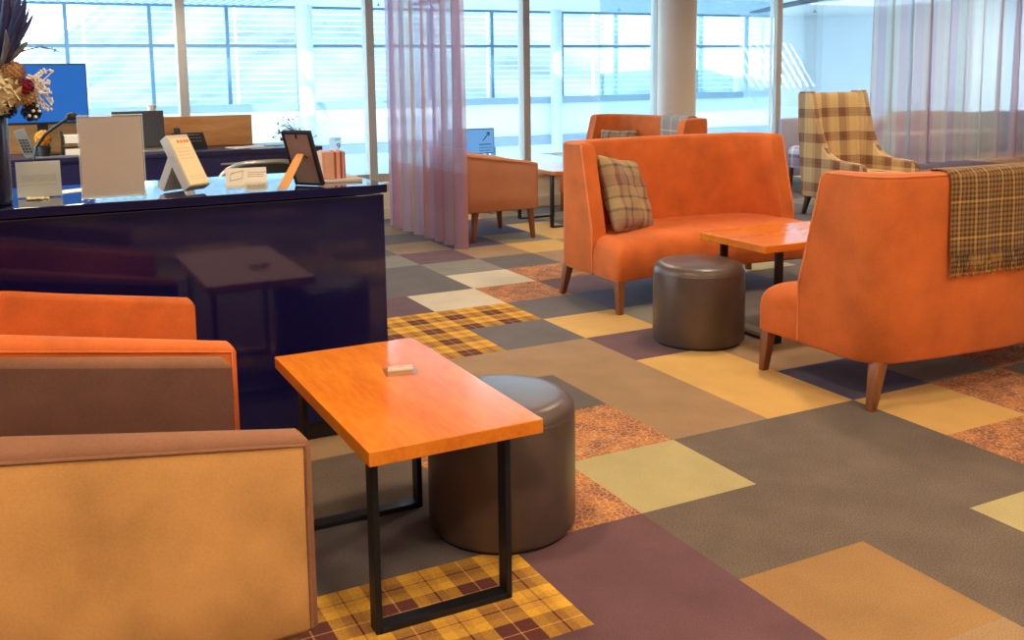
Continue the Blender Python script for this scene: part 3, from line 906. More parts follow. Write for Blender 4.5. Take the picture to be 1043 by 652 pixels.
# ------------------------------------------------------------------ plaid wing armchair (faces local -y)
t = thing('wing_armchair', 'tall plaid wing armchair standing behind the two facing orange sofas', 'armchair', (7.70, 7.33, 0), 0)
def side_poly():
    return [(-0.46, 0.20), (-0.47, 0.50), (-0.46, 0.54), (-0.42, 0.565), (-0.30, 0.575), (-0.12, 0.59), (-0.02, 0.63), (0.05, 0.70), (0.11, 0.82), (0.17, 1.00), (0.21, 1.15), (0.235, 1.24), (0.26, 1.27), (0.40, 1.265), (0.43, 1.24), (0.42, 0.9), (0.38, 0.5), (0.34, 0.19)]
for sx in (-1, 1):
    b = B(); pl = side_poly()
    x0, x1 = sx * 0.40, sx * 0.315
    prof = []
    for x, ins in ((x0 - sx * 0.0, 0.014), (x0 - sx * 0.012, 0), (x1 + sx * 0.012, 0), (x1, 0.014)):
        prof.append([Vector((x, p[0], p[1])) for p in offset_poly(pl[::-1], ins)])
    b.loft(prof)
    b.obj('wing_arm', M_['plaid_chair'], t, angle=50)
b = B()
loops = []
for z, y0, y1 in ((0.20, 0.24, 0.35), (0.45, 0.25, 0.38), (0.8, 0.28, 0.42), (1.1, 0.31, 0.43), (1.22, 0.32, 0.43), (1.25, 0.34, 0.42)):
    loops.append([Vector((-0.32, y0 - 0.02, z)), Vector((0, y0 + 0.02, z)), Vector((0.32, y0 - 0.02, z)), Vector((0.32, y1, z)), Vector((0, y1 + 0.01, z)), Vector((-0.32, y1, z))])
b.loft(loops); b.obj('backrest', M_['plaid_chair'], t, angle=50)
poly = round_poly([(-0.315, -0.45), (0.315, -0.45), (0.315, 0.27), (-0.315, 0.27)], [0.04, 0.04, 0, 0])
pad(poly, [(0.20, 0.01), (0.21, 0), (0.40, 0), (0.44, 0.015), (0.46, 0.05)]).obj('seat', M_['plaid_chair'], t, angle=60)
for sx in (-1, 1):
    B().taper((sx * 0.36, -0.41, 0.205), (sx * 0.37, -0.43, 0), 0.026, 0.017).obj('leg', M_['darkleg'], t)
    B().taper((sx * 0.36, 0.27, 0.205), (sx * 0.37, 0.33, 0), 0.026, 0.017).obj('leg', M_['darkleg'], t)

# lavender high-back chair and small plaid chair by the glass
t = thing('high_back_chair', 'lavender grey high-back chair mostly hidden behind the tall plaid armchair', 'chair', (9.12, 9.62, 0), 0)
poly = round_poly([(-0.36, -0.03), (0.36, -0.03), (0.36, 0.05), (-0.36, 0.05)], 0.02)
pad(poly, [(0.13, 0.01), (0.15, 0), (0.84, 0), (0.865, 0.008), (0.875, 0.02)]).obj('backrest', M_['lavender'], t, angle=60)
poly = round_poly([(-0.36, 0.05), (0.36, 0.05), (0.36, 0.6), (-0.36, 0.6)], 0.04)
pad(poly, [(0.2, 0.01), (0.22, 0), (0.40, 0), (0.43, 0.02)]).obj('seat', M_['lavender'], t, angle=60)
for sx in (-1, 1):
    for y in (0.02, 0.52): B().taper((sx * 0.31, y, 0.205), (sx * 0.32, y, 0), 0.024, 0.017).obj('leg', M_['darkleg'], t)
t = thing('stool', 'small mauve plaid chair behind the left side of the tall plaid armchair', 'chair', (8.72, 9.05, 0), 0)
poly = round_poly([(-0.2, -0.2), (0.2, -0.2), (0.2, 0.2), (-0.2, 0.2)], 0.12)
pad(poly, [(0.30, 0.01), (0.32, 0), (0.50, 0.0), (0.54, 0.02), (0.56, 0.06)]).obj('seat', M_['plaid_purple'], t, angle=60)
for sx in (-1, 1):
    for sy in (-1, 1): B().taper((sx * 0.14, sy * 0.14, 0.305), (sx * 0.15, sy * 0.15, 0), 0.022, 0.014).obj('leg', M_['darkleg'], t)

# curved banquette seen through the sheer curtain at right
t = thing('banquette', 'long curved taupe banquette seen through the right sheer curtain', 'banquette', (14.2, 12.0, 0), 0)
N = 36
def bq(i): return -1.15 + 4.9 * i / N
outer, inner = [], []
rows = []
for i in range(N + 1):
    x = bq(i); y = 0.30 * math.cos((x - 0.2) * 0.55)
    zt = 0.745 - 0.06 * min(1, max(0, (x - 0.3) / 1.2)) - (0.27 * max(0, (-0.45 - x) / 0.7) ** 1.3)
    rows.append([Vector((x, y - 0.06, 0.0)), Vector((x, y - 0.08, 0.4)), Vector((x, y - 0.06, zt - 0.04)), Vector((x, y - 0.03, zt)), Vector((x, y + 0.03, zt)), Vector((x, y + 0.06, zt - 0.04)), Vector((x, y + 0.08, 0.4)), Vector((x, y + 0.08, 0.0))])
b = B(); b.loft(rows); b.obj('backrest', M_['taupe'], t, angle=60)
rows = []
for i in range(N + 1):
    x = bq(i) * 0.95; y = 0.30 * math.cos((x - 0.2) * 0.55)
    rows.append([Vector((x, y - 0.62, 0.05)), Vector((x, y - 0.63, 0.36)), Vector((x, y - 0.58, 0.40)), Vector((x, y - 0.07, 0.40)), Vector((x, y - 0.07, 0.05))])
b = B(); b.loft(rows); b.obj('seat', M_['taupe'], t, angle=60)

# ------------------------------------------------------------------ sheer curtains
def make_curtain(label, mat, path, z0, z1, amp, folds, seed):
    r_ = random.Random(seed)
    n = folds * 10
    a, e = Vector(path[0] + (0,)), Vector(path[1] + (0,))
    d = (e - a); L = d.length; d.normalize(); nn = Vector((-d.y, d.x, 0))
    ph = [r_.uniform(-0.5, 0.5) for _ in range(folds + 2)]
    am = [amp * r_.uniform(0.6, 1.25) for _ in range(folds + 2)]
    cols = []
    arc = 0; last = None; us = []
    for i in range(n + 1):
        s = i / n; k = s * folds; kk = int(k)
        A = am[kk] * (1 - (k - kk)) + am[kk + 1] * (k - kk)
        P = ph[kk] * (1 - (k - kk)) + ph[kk + 1] * (k - kk)
        off = A * math.sin(2 * PI * k + P)
        sl = 0.35 * A * math.sin(4 * PI * k + P)
        p = a + d * (L * s + sl) + nn * off
        cols.append(p)
        if last: arc += (p - last).length
        last = p; us.append(arc)
    b = B(); zs = [z0 + (z1 - z0) * q / 10 for q in range(11)]
    rows = []
    for z in zs:
        fl_ = 1 - 0.25 * (z - z0) / (z1 - z0)
        r = []
        for i, p in enumerate(cols):
            base = a + d * (L * i / n)
            q = base + (p - base) * fl_
            r.append(Vector((q.x, q.y, z)))
        rows.append(r)
    bm = b.bm
    uvl = bm.loops.layers.uv.new('UVMap')
    vr = [[bm.verts.new(p) for p in r] for r in rows]
    for zi in range(10):
        for i in range(n):
            f = bm.faces.new((vr[zi][i], vr[zi][i + 1], vr[zi + 1][i + 1], vr[zi + 1][i]))
            for lp, (uu, zz) in zip(f.loops, ((us[i], zs[zi]), (us[i + 1], zs[zi]), (us[i + 1], zs[zi + 1]), (us[i], zs[zi + 1]))):
                lp[uvl].uv = (uu, zz)
    o = b.obj('sheer_curtain', mat, None, angle=180)
    tag(o, label, 'curtain', 'sheer patchwork curtains')
    return o
make_curtain('mauve sheer curtain with deep folds between the navy counter and salmon armchair', M_['sheer'], ((3.32, 9.12), (3.39, 7.50)), 0.012, 3.18, 0.07, 7, 4)
make_curtain('wide multicoloured sheer curtain in front of the curved banquette at right', M_['sheer2'], ((11.3, 10.5), (14.9, 10.5)), 0.05, 3.18, 0.14, 9, 9)

# ------------------------------------------------------------------ reception counter
CZ = 1.043
t = thing('reception_counter', 'glossy navy reception counter covered with leaflets and signs', 'counter', (0, 3.81, 0))
B().box((-0.42, 0.36, 0.54), (3.56, 0.70, 0.925), 0.004).obj('body', M_['navy'], t)
B().box((-0.42, 0.355, CZ - 0.0175), (3.58, 0.72, 0.035), 0.003).obj('countertop', M_['navy'], t)
B().box((-0.42, 0.37, 0.04), (3.54, 0.66, 0.08)).obj('plinth', M_['plinth'], t, smooth=False)
CY = 3.81

# back desk with wooden upstand
t = thing('back_desk', 'navy back desk with a wooden upstand behind the reception counter', 'desk', (0.6, 7.32, 0))
B().box((0, 0.32, 0.47), (3.0, 0.62, 0.94), 0.004).obj('body', M_['navymat'], t)
B().box((0, 0.31, 0.945), (3.04, 0.66, 0.03), 0.003).obj('desktop', M_['navymat'], t)
B().box((-0.2, 0.60, 1.075), (2.66, 0.03, 0.235), 0.003).obj('upstand', M_['oak'], t)
dr = B().box((0.82, -0.004, 0.82), (0.60, 0.012, 0.17), 0.002).obj('drawer', M_['navymat'], t)
B().box((0.86, -0.025, 0.862), (0.2, 0.014, 0.014), 0.003).box((0.78, -0.014, 0.862), (0.012, 0.022, 0.012)).box((0.94, -0.014, 0.862), (0.012, 0.022, 0.012)).obj('handle', M_['steel'], dr)
dr = B().box((-0.3, -0.004, 0.82), (0.60, 0.012, 0.17), 0.002).obj('drawer', M_['navymat'], t)
B().ball((-0.06, -0.02, 0.79), 0.018).obj('knob', M_['steel'], dr)
BZ = 0.96

# office chair behind the counter
t = thing('office_chair', 'dark office chair with a grey rimmed back behind the reception counter', 'chair', (1.28, 5.62, 0))
rows = []
for i in range(17):
    a = -1 + i / 8
    x = 0.25 * a; y = -0.06 * (1 - a * a)
    top = 1.0 - 0.10 * a ** 4
    rows.append([Vector((x, y - 0.02, 0.55)), Vector((x, y - 0.025, 0.8)), Vector((x, y - 0.018, top)), Vector((x, y + 0.018, top)), Vector((x, y + 0.025, 0.8)), Vector((x, y + 0.02, 0.55))])
b = B(); b.loft(rows); bk = b.obj('backrest', M_['dark'], t, angle=60)
pts = [Vector((-0.255, 0, 0.55))] + [Vector((0.255 * (-1 + i / 8), -0.06 * (1 - (-1 + i / 8) ** 2), 1.008 - 0.10 * (-1 + i / 8) ** 4)) for i in range(17)] + [Vector((0.255, 0, 0.55))]
B().tube(pts, 0.016, 8).obj('rim', M_['silver'], bk)
poly = round_poly([(-0.25, 0.0), (0.25, 0.0), (0.25, 0.46), (-0.25, 0.46)], 0.07)
pad(poly, [(0.43, 0.02), (0.45, 0), (0.49, 0), (0.51, 0.02)]).obj('seat', M_['dark'], t, angle=60)
B().box((0, -0.01, 0.5), (0.06, 0.02, 0.2)).obj('back_bracket', M_['dark'], t)
B().cyl((0, 0.22, 0.08), 0.03, 0.36, 16).obj('gas_column', M_['dark'], t)
b = B()
for i in range(5):
    a = 2 * PI * i / 5
    b.tube([(0, 0.22, 0.1), (0.26 * math.cos(a), 0.22 + 0.26 * math.sin(a), 0.06)], 0.022, 8)
b.obj('star_base', M_['dark'], t)
for i in range(5):
    a = 2 * PI * i / 5
    B().ball((0.26 * math.cos(a), 0.22 + 0.26 * math.sin(a), 0.03), 0.03, 12).obj('castor', M_['dark'], t)

# ---- things on the counter
# vase and dried flowers
vp = (-0.095, 3.965, CZ)
b = B().lathe([(0, 0), (0.088, 0), (0.095, 0.006), (0.097, 0.12), (0.098, 0.30), (0.096, 0.32), (0.090, 0.318), (0.088, 0.28), (0.085, 0.03), (0, 0.02)], 48)
o = b.obj('vase', M_['vase']); o.location = vp
tag(o, 'tall dark navy cylinder vase at the left end of the counter', 'vase')
t = thing('dried_flower_bouquet', 'dried flower bouquet with dark spiky leaves in the navy vase', 'flowers', (vp[0], vp[1], CZ + 0.02))
o0 = Vector((vp[0], vp[1], CZ + 0.02))
FVV = 3.95
root = Vector((0, 0, 0.2))
def L3(x, y, V=FVV): return at_v(x, y, V) - o0
def blade(p0, p1, w, mat, name='leaf_blade', bend=0.02):
    d = p1 - p0; m = p0.lerp(p1, 0.5) + Vector((bend, -bend, bend))
    side = d.cross(Vector((0, 1, 0.2))).normalized()
    b = B(); rows = []
    for i in range(9):
        q = i / 8
        c = p0 * (1 - q) ** 2 + m * 2 * q * (1 - q) + p1 * q * q
        ww = w * (math.sin(PI * (0.12 + 0.88 * q)) ** 0.7) + 0.0006
        rows.append([c - side * ww + Vector((0, 0.003, 0)), c + Vector((0, -0.004, 0)), c + side * ww + Vector((0, 0.003, 0))])
    b.grid(rows)
    return b.obj(name, mat, t, angle=180, solid=0.0015)
for (x0, y0_, x1, y1, w, dv) in ((-6, 95, -4, -10, .016, 0), (-2, 80, 12, -18, .016, .03), (2, 70, 20, -12, .014, -.03), (4, 70, 26, -4, .014, .05), (0, 60, -2, -24, .02, .06), (6, 62, 34, 14, .007, 0),
                           (2, 58, 27, 2, .012, -.05), (-4, 66, 6, -16, .014, -.06), (8, 68, 22, 22, .01, .04), (-14, 90, -20, -20, .02, 0), (-24, 95, -44, 0, .018, .03), (-10, 80, -12, -30, .02, .05),
                           (0, 72, 8, -6, .008, .02), (3, 66, 16, -10, .007, -.02), (1, 76, 30, 8, .008, .01), (5, 70, 20, 4, .006, .04), (2, 80, 14, 30, .008, -.04), (10, 60, 24, 16, .005, 0)):
    blade(L3(x0, y0_), L3(x1, y1, FVV + dv), w, M_['spike'])
blade(L3(8, 64), L3(28, 42), 0.008, M_['spike2']); blade(L3(-5, 90), L3(10, 55), 0.012, M_['spike2']); blade(L3(0, 74), L3(6, 30, 3.9), 0.01, M_['spike2'])
b = B(); pts = [L3(18, 54), L3(30, 50), L3(42, 48), L3(52, 50), L3(59, 52)]
b.tube(pts, 0.0035, 6, 0.0015)
rr_ = random.Random(2)
for i in range(26):
    q = rr_.random(); k2 = int(q * 3.99); p = pts[k2].lerp(pts[k2 + 1], q * 4 - k2)
    b.tube([p, p + Vector((rr_.uniform(-.01, .01), rr_.uniform(-.006, .006), rr_.uniform(-.008, .010)))], 0.0018, 4, 0.0008)
b.obj('grass_plume', M_['spike'], t)
def bloom(c, r, mat, name, n=60, petal=0.4, seed=1, flat=1.0):
    rr = random.Random(seed); b = B()
    b.ball(c, r * 0.72, 12)
    for i in range(n):
        th = math.acos(1 - 2 * (i + 0.5) / n); ph = PI * (1 + 5 ** 0.5) * i
        d = Vector((math.sin(th) * math.cos(ph), math.sin(th) * math.sin(ph), math.cos(th)))
        p = Vector(c) + d * r * 0.8
        a = d.cross(Vector((0.3, 0.2, 1))).normalized(); e = d.cross(a)
        k = r * petal * rr.uniform(0.8, 1.25)
        v = [b.bm.verts.new(p - a * k * .5), b.bm.verts.new(p + d * k * .45 - e * k * .5), b.bm.verts.new(p + a * k * .5 + d * k * .3), b.bm.verts.new(p + d * k * .45 + e * k * .5)]
        b.bm.faces.new(v)
        b.bm.faces.new([b.bm.verts.new(p - a * k * .5 + d * .001), b.bm.verts.new(p + a * k * .5 + d * .001), b.bm.verts.new(p + d * k * .6)])
    return b.obj(name, mat, t, smooth=False)
bloom(L3(13, 74), 0.045, M_['pettan'], 'hydrangea_head', 110, 0.34, 1)
bloom(L3(4, 96, 3.93), 0.055, M_['petcream'], 'cream_flower', 34, 0.9, 2)
bloom(L3(27, 88, 3.92), 0.024, M_['petred'], 'red_rose', 24, 0.8, 3)
bloom(L3(28, 100), 0.033, M_['pettan'], 'dried_cluster', 60, 0.45, 4)
bloom(L3(32, 114), 0.036, M_['darkball'], 'seed_head', 60, 0.4, 5)
bloom(L3(8, 112), 0.03, M_['darkball'], 'seed_head', 40, 0.5, 6)
bloom(L3(-16, 84), 0.06, M_['petcream'], 'cream_flower', 40, 0.8, 8)
b = B(); rr_ = random.Random(8)
for i in range(46):
    q = L3(30 + rr_.uniform(-4, 4), 84 + rr_.uniform(-8, 14)); e = L3(rr_.uniform(30, 54), rr_.uniform(70, 112))
    m_ = q.lerp(e, .5) + Vector((0, rr_.uniform(-.02, .02), rr_.uniform(-.01, .02)))
    b.tube([q, m_, e], 0.0042, 5, 0.002); b.ball(e, 0.006, 6); b.ball(m_, 0.006, 6)
b.obj('pale_twig', M_['whitetwig'], t)
b = B()
for (x, y) in ((34, 113), (30, 118), (36, 119), (40, 113), (38, 108)): b.ball(L3(x, y, 3.905), 0.006, 8)
b.obj('pale_seed', M_['whitetwig'], t)
b = B()
for i in range(7): b.tube([Vector((0.012 * (i - 3), 0, 0.0)), Vector((0.013 * (i - 3), 0.01, 0.25)), L3(2 + i * 5, 108 - i * 2)], 0.003, 5)
b.obj('stem', M_['spike2'], t)
# dried petals fallen on the counter
b = B(); rr_ = random.Random(12)
for i in range(70):
    x = rr_.uniform(0.045, 0.12); y = rr_.uniform(4.02, 4.08)
    b.ball((x, y, CZ + rr_.uniform(0.003, 0.007)), 0.004, 6, (1, 1, 0.6))
o = b.obj('petal_scatter', M_['petcream']); o['kind'] = 'stuff'; tag(o, 'cream dried petals scattered on the counter under a small card', 'petals')

def text_rows(parent, x0, x1, z_list, y, mat, name='lettering', seed=0, h=0.0035):
    """rows of small ink marks, too small to read in the photo"""
    rr = random.Random(seed); b = B()
    for z in z_list:
        x = x0
        while x < x1 - 0.004:
            w = min(rr.uniform(0.005, 0.016), x1 - x)
            b.box((x + w / 2, y, z), (w, 0.0006, h)); x += w + 0.003
    return b.obj(name, mat, parent, smooth=False)

# small acrylic card holder at left
t = thing('card_holder', 'small clear holder with a white card beside the navy vase', 'sign holder', (0.092, 4.10, CZ))
cd = B().box((0, 0.0, 0.071), (0.152, 0.002, 0.134)).obj('card', M_['acrylicpaper'], t, smooth=False)
text_rows(cd, -0.06, 0.06, [0.085, 0.078, 0.071, 0.064, 0.05], -0.0016, M_['faintink'], seed=3, h=0.002)
B().box((0, -0.004, 0.07), (0.158, 0.003, 0.14), 0.0008).box((0, 0.02, 0.003), (0.158, 0.05, 0.004), 0.0008).obj('acrylic_stand', M_['acrylic'], t)
# tall acrylic sign
t = thing('sign_stand', 'large upright grey beige sign in a clear stand on the counter', 'sign', (0.335, 3.872, CZ))
B().box((0, 0.004, 0.158), (0.214, 0.002, 0.298)).obj('card', M_['signback'], t, smooth=False)
b = B()
for x in (-0.1105, 0.1105): b.box((x, 0.002, 0.157), (0.0022, 0.005, 0.308))
b.box((0, 0.002, 0.311), (0.223, 0.005, 0.0025)).box((0, 0.002, 0.012), (0.223, 0.006, 0.003)).obj('edge_glow_strip', M_['white'], t, smooth=False)  # white strips painted in for the glow along the clear acrylic edges
B().box((0, 0.0, 0.157), (0.222, 0.003, 0.306), 0.0008).box((0, 0.03, 0.003), (0.222, 0.08, 0.005), 0.001).obj('acrylic_stand', M_['acrylic'], t)

# leaflet dispenser leaning on its prop
t = thing('leaflet_dispenser', 'tent shaped cardboard dispenser of cream leaflets beside the large sign', 'leaflet box', (0.622, 3.962, CZ + 0.001), math.radians(-57))
def leaning(b, x0, ang, dx=0.0, dz=0.0):
    """block drawn upright, its foot at x0, then tipped about the foot"""
    return b.xform(Matrix.Translation((x0, 0, 0.0)) @ Matrix.Rotation(math.radians(ang), 4, 'Y'))
TL_ = -31
leaning(B().box((0.0, 0, 0.134), (0.042, 0.104, 0.225), 0.002), 0.042, TL_).obj('box', M_['board'], t)
lf = leaning(B().box((0.0225, 0, 0.128), (0.004, 0.096, 0.205), 0.001), 0.042, TL_).obj('leaflet', M_['leafletcard'], t)
rr_ = random.Random(4)
for zz in ((0.185, 0.17, 0.155, 0.14), (0.062, 0.052)):
    b = B()
    for z in zz:
        y = -0.036
        while y < 0.032:
            w = rr_.uniform(0.006, 0.014); b.box((0.0248, y + w / 2, z), (0.0006, w, 0.0026)); y += w + 0.004
    leaning(b, 0.042, TL_).obj('lettering', M_['faintink'], lf, smooth=False)
b = B()
for y in (-0.012, 0.004, 0.02, 0.034): b.box((0.0248, y, 0.214), (0.0006, 0.011, 0.012))
leaning(b, 0.042, TL_).obj('logo_print', M_['orangeink'], lf, smooth=False)
leaning(B().box((0.0, 0, 0.088), (0.036, 0.104, 0.150), 0.002), -0.122, 30).obj('prop_box', M_['board'], t)

# business card holder
t = thing('business_card_holder', 'small clear holder of white business cards on the counter front edge', 'card holder', (0.815, 3.865, CZ), math.radians(-6))
cd = B().box((0, 0.008, 0.052), (0.155, 0.006, 0.08), rot=Matrix.Rotation(math.radians(-10), 3, 'X')).obj('card', M_['paper'], t, smooth=False)
b = B(); y = -0.0
fr_ = [(-0.062, 0.044), (-0.016, 0.052), (-0.011, 0.082), (-0.057, 0.072)]
for (a, c_) in zip(fr_, fr_[1:] + fr_[:1]):
    f0 = lambda p: Vector((p[0], 0.0042 + (p[1] - 0.052) * 0.17, p[1]))
    b.tube([f0(a), f0(c_)], 0.0009, 4)
b.ball(Vector((-0.05, 0.008, 0.072)), 0.002, 6)
b.obj('drawing', M_['ink'], cd)
rr_ = random.Random(21); b = B()
for z in (0.073, 0.065, 0.057):
    x = 0.006
    while x < 0.066:
        w = rr_.uniform(0.004, 0.012); b.box((x + w / 2, 0.0048 + (z - 0.052) * 0.17, z), (w, 0.0008, 0.0022)); x += w + 0.002
b.obj('lettering', M_['ink'], cd, smooth=False)
sm = B().box((0.034, -0.012, 0.02), (0.085, 0.003, 0.034)).obj('small_card', M_['paper'], t, smooth=False)
text_rows(sm, 0.0, 0.068, [0.026, 0.02, 0.014], -0.0138, M_['ink'], seed=8, h=0.002)
B().box((0, -0.006, 0.014), (0.16, 0.03, 0.026), 0.002).obj('acrylic_tray', M_['acrylic'], t)

# picture frame seen from behind
t = thing('picture_frame', 'dark picture frame seen from behind with a tan strut', 'picture frame', (1.083, 3.93, CZ), math.radians(-52))
fm = Matrix.Translation((0, 0, 0.010)) @ Matrix.Rotation(math.radians(20), 4, 'X')     # leans back onto its strut
W_, H_ = 0.125, 0.225
b = B()
for x in (-W_ / 2, W_ / 2): b.box((x, 0, H_ / 2), (0.012, 0.02, H_ + 0.012), 0.002)
for z in (0, H_): b.box((0, 0, z), (W_ - 0.010, 0.02, 0.012), 0.002)
b.xform(fm).obj('moulding', M_['dark'], t)
B().box((0, -0.006, H_ / 2), (W_ - 0.008, 0.003, H_ - 0.008)).xform(fm).obj('backing_board', M_['mdf'], t, smooth=False)
b = B()
b.box((0, -0.009, H_ - 0.012), (0.007, 0.004, 0.022), 0.001)
b.xform(fm).obj('hanger', M_['dark'], t)
B().tube([(0.004, -0.009, 0.136), (0.03, -0.009, 0.118)], 0.0022, 5).xform(fm).obj('strut_slot', M_['dark'], t)
pa = fm @ Vector((0.0, -0.010, 0.135)); pb = Vector((-0.012, -0.165, 0.003))
d_ = (pb - pa); b = B(); rows = []
for q, w in ((0, 0.016), (0.15, 0.020), (1, 0.024)):
    c_ = pa + d_ * q
    nrm = Vector((0, -d_.z, d_.y)).normalized() * 0.0015
    rows.append([c_ + Vector((-w, 0, 0)) - nrm, c_ + Vector((w, 0, 0)) - nrm, c_ + Vector((w, 0, 0)) + nrm, c_ + Vector((-w, 0, 0)) + nrm])
b.loft(rows); b.obj('strut', M_['strut'], t, smooth=False)

# block of upright leaflets on a small wooden tray
t = thing('leaflet_block', 'block of pinkish upright leaflets on a small tray beside the picture frame', 'leaflets', (1.215, 4.06, CZ), math.radians(-6))
B().box((0.03, 0.0, 0.006), (0.17, 0.16, 0.012), 0.002).obj('tray', M_['board'], t)
rr_ = random.Random(6); x = -0.05
while x < 0.048:
    w = rr_.uniform(0.004, 0.010)
    red = abs(x - 0.002) < 0.006 or rr_.random() < 0.12
    B().box((x + w / 2, rr_.uniform(-0.003, 0.003), 0.012 + 0.058), (w - 0.0008, 0.12, 0.112 + rr_.uniform(-0.003, 0.003))).obj('leaflet', M_['redcard'] if red else M_['pinkcard'], t, smooth=False)
    x += w

# gooseneck microphone
t = thing('gooseneck_microphone', 'black gooseneck microphone bending over the counter behind the small card', 'microphone', (0.10, 4.30, CZ))
B().box((0, 0, 0.0125), (0.09, 0.12, 0.025), 0.006).obj('base', M_['dark'], t)
o0m = Vector((0.10, 4.30, CZ))
k0 = at_v(37, 150, 4.32) - o0m; k1 = at_v(46, 137, 4.30) - o0m; k2 = at_v(58, 128, 4.27) - o0m; k3 = at_v(68, 121.5, 4.25) - o0m
B().tube([(0, 0.02, 0.02), (-0.03, 0.02, 0.06), k0, k1, k2, k3], 0.0065, 10).obj('gooseneck', M_['dark'], t)
B().ball(at_v(73, 119, 4.24) - o0m, 0.019, 14, (1.25, 1, 0.9)).obj('head', M_['dark'], t)

# pen and paper slips
o = B().tube([(0.245, 4.235, CZ + 0.006), (0.40, 4.18, CZ + 0.006)], 0.005, 8).obj('pencil', M_['strut']); tag(o, 'orange pencil lying behind the large sign', 'pencil')
o = B().box((0.2, 4.27, CZ + 0.001), (0.20, 0.10, 0.002), rot=Matrix.Rotation(0.5, 3, 'Z')).obj('paper_sheet', M_['paper'], smooth=False); tag(o, 'white paper slip lying on the counter between card and large sign', 'paper')

# ---- things on the back desk
t = thing('monitor', 'blue screened monitor standing on the back desk behind the flowers', 'monitor', (0.22, 7.62, BZ))
mt = Matrix.Rotation(math.radians(7), 4, 'X')
scm = B().box((0, 0, 0.43), (0.60, 0.03, 0.42), 0.004).xform(mt).obj('casing', M_['dark'], t)
B().box((0, -0.0165, 0.435), (0.585, 0.002, 0.395)).xform(mt).obj('screen', M_['screen'], scm, smooth=False)
B().box((0, 0.0, 0.12), (0.07, 0.03, 0.24), 0.004).obj('neck', M_['dark'], t)
B().box((0, 0, 0.008), (0.18, 0.2, 0.016), 0.005).obj('foot', M_['dark'], t)

t = thing('laptop', 'open dark laptop on the back desk beside the large sign', 'laptop', (0.86, 7.60, BZ))
B().box((0, -0.03, 0.009), (0.36, 0.25, 0.016), 0.003).obj('keyboard_base', M_['silver'], t)
B().box((0, 0.10, 0.155), (0.36, 0.008, 0.27), 0.003, rot=Matrix.Rotation(math.radians(-10), 3, 'X')).obj('lid', M_['laptop'], t)

t = thing('desk_telephone', 'dark desk telephone with handset on the back desk by the wooden upstand', 'telephone', (1.2, 7.62, BZ))
b = B(); b.loft([[Vector((x, -0.10, 0)), Vector((x, 0.10, 0)), Vector((x, 0.10, 0.115)), Vector((x, 0.05, 0.118)), Vector((x, -0.10, 0.03))] for x in (-0.11, 0.11)])
b.obj('body', M_['dark'], t, angle=30)
b = B()
for i in range(4):
    for j in range(3): b.box((0.005 + i * 0.022, -0.055 + j * 0.035, 0.06 + j * 0.0215), (0.014, 0.018, 0.006), 0.001)
b.obj('key', M_['grey'], t)
b = B().box((-0.075, 0.0, 0.10), (0.045, 0.19, 0.025), 0.008, rot=Matrix.Rotation(math.radians(30), 3, 'X')); b.obj('handset', M_['dark'], t)

t = thing('paper_cup', 'white paper cup standing behind the laptop on the wooden upstand ledge', 'cup', (0.985, 7.92, 1.1925))
B().lathe([(0, 0), (0.026, 0), (0.034, 0.09), (0.031, 0.088), (0.024, 0.004), (0, 0.004)], 28).obj('body', M_['paper'], t)
B().lathe([(0.0, 0.094), (0.03, 0.098), (0.038, 0.09), (0.036, 0.086)], 28).obj('lid', M_['white'], t)

o = B().box((1.62, 7.52, BZ + 0.002), (0.30, 0.21, 0.004), rot=Matrix.Rotation(0.3, 3, 'Z')).obj('paper_sheet', M_['paper'], smooth=False); tag(o, 'white papers lying at the right end of the back desk', 'paper')
o = B().box((1.80, 7.50, BZ + 0.007), (0.14, 0.05, 0.006), 0.002, rot=Matrix.Rotation(0.2, 3, 'Z')).obj('stapler', M_['grey']); tag(o, 'small grey stapler lying by the papers on the back desk', 'stapler')

t = thing('document_tray', 'black document tray with white papers on the back desk left of the sign', 'tray', (0.43, 7.535, BZ))
B().box((0, 0, 0.003), (0.20, 0.24, 0.006)).box((-0.098, 0, 0.085), (0.005, 0.24, 0.17)).box((0.098, 0, 0.085), (0.005, 0.24, 0.17)).box((0, 0, 0.085), (0.20, 0.24, 0.005)).obj('rack', M_['dark'], t, smooth=False)
B().box((0.005, -0.03, 0.03), (0.185, 0.25, 0.045), 0.002).obj('paper_pile', M_['paper'], t)
B().box((0.005, -0.03, 0.115), (0.185, 0.25, 0.05), 0.002).obj('paper_pile', M_['paper'], t)
t = thing('card_reader', 'grey handheld card reader propped up behind the navy vase', 'card reader', (0.10, 7.40, BZ))
rot = Matrix.Rotation(math.radians(-18), 3, 'Y')
B().box((0, 0, 0.10), (0.075, 0.04, 0.2), 0.008, rot=rot).obj('body', M_['grey'], t)
b = B()
for i in range(5):
    for j in range(3): b.box((-0.02 + j * 0.02 - 0.012 * (i - 2) * 0.5, -0.022, 0.045 + i * 0.02), (0.013, 0.006, 0.011), 0.001, rot=rot)
b.obj('key', M_['dark'], t)
t = thing('pot_of_yellow_flowers', 'yellow flower in a small dark pot on the back desk left', 'flowers', (0.21, 7.36, BZ))
B().lathe([(0, 0), (0.035, 0), (0.045, 0.08), (0.04, 0.08), (0.034, 0.01), (0, 0.01)], 24).obj('pot', M_['dark'], t)
tt = t
t = tt
bloom((0, -0.01, 0.135), 0.05, M_['yellow'], 'flower_head', 50, 0.6, 14)
B().tube([(0, 0, 0.01), (0.0, -0.005, 0.1)], 0.004, 6).obj('stem', M_['green'], t)
o = B().box((0.34, 7.345, BZ + 0.006), (0.42, 0.07, 0.012), 0.003).obj('ring_binder', M_['grey']); tag(o, 'flat grey binder along the front edge of the back desk', 'binder')

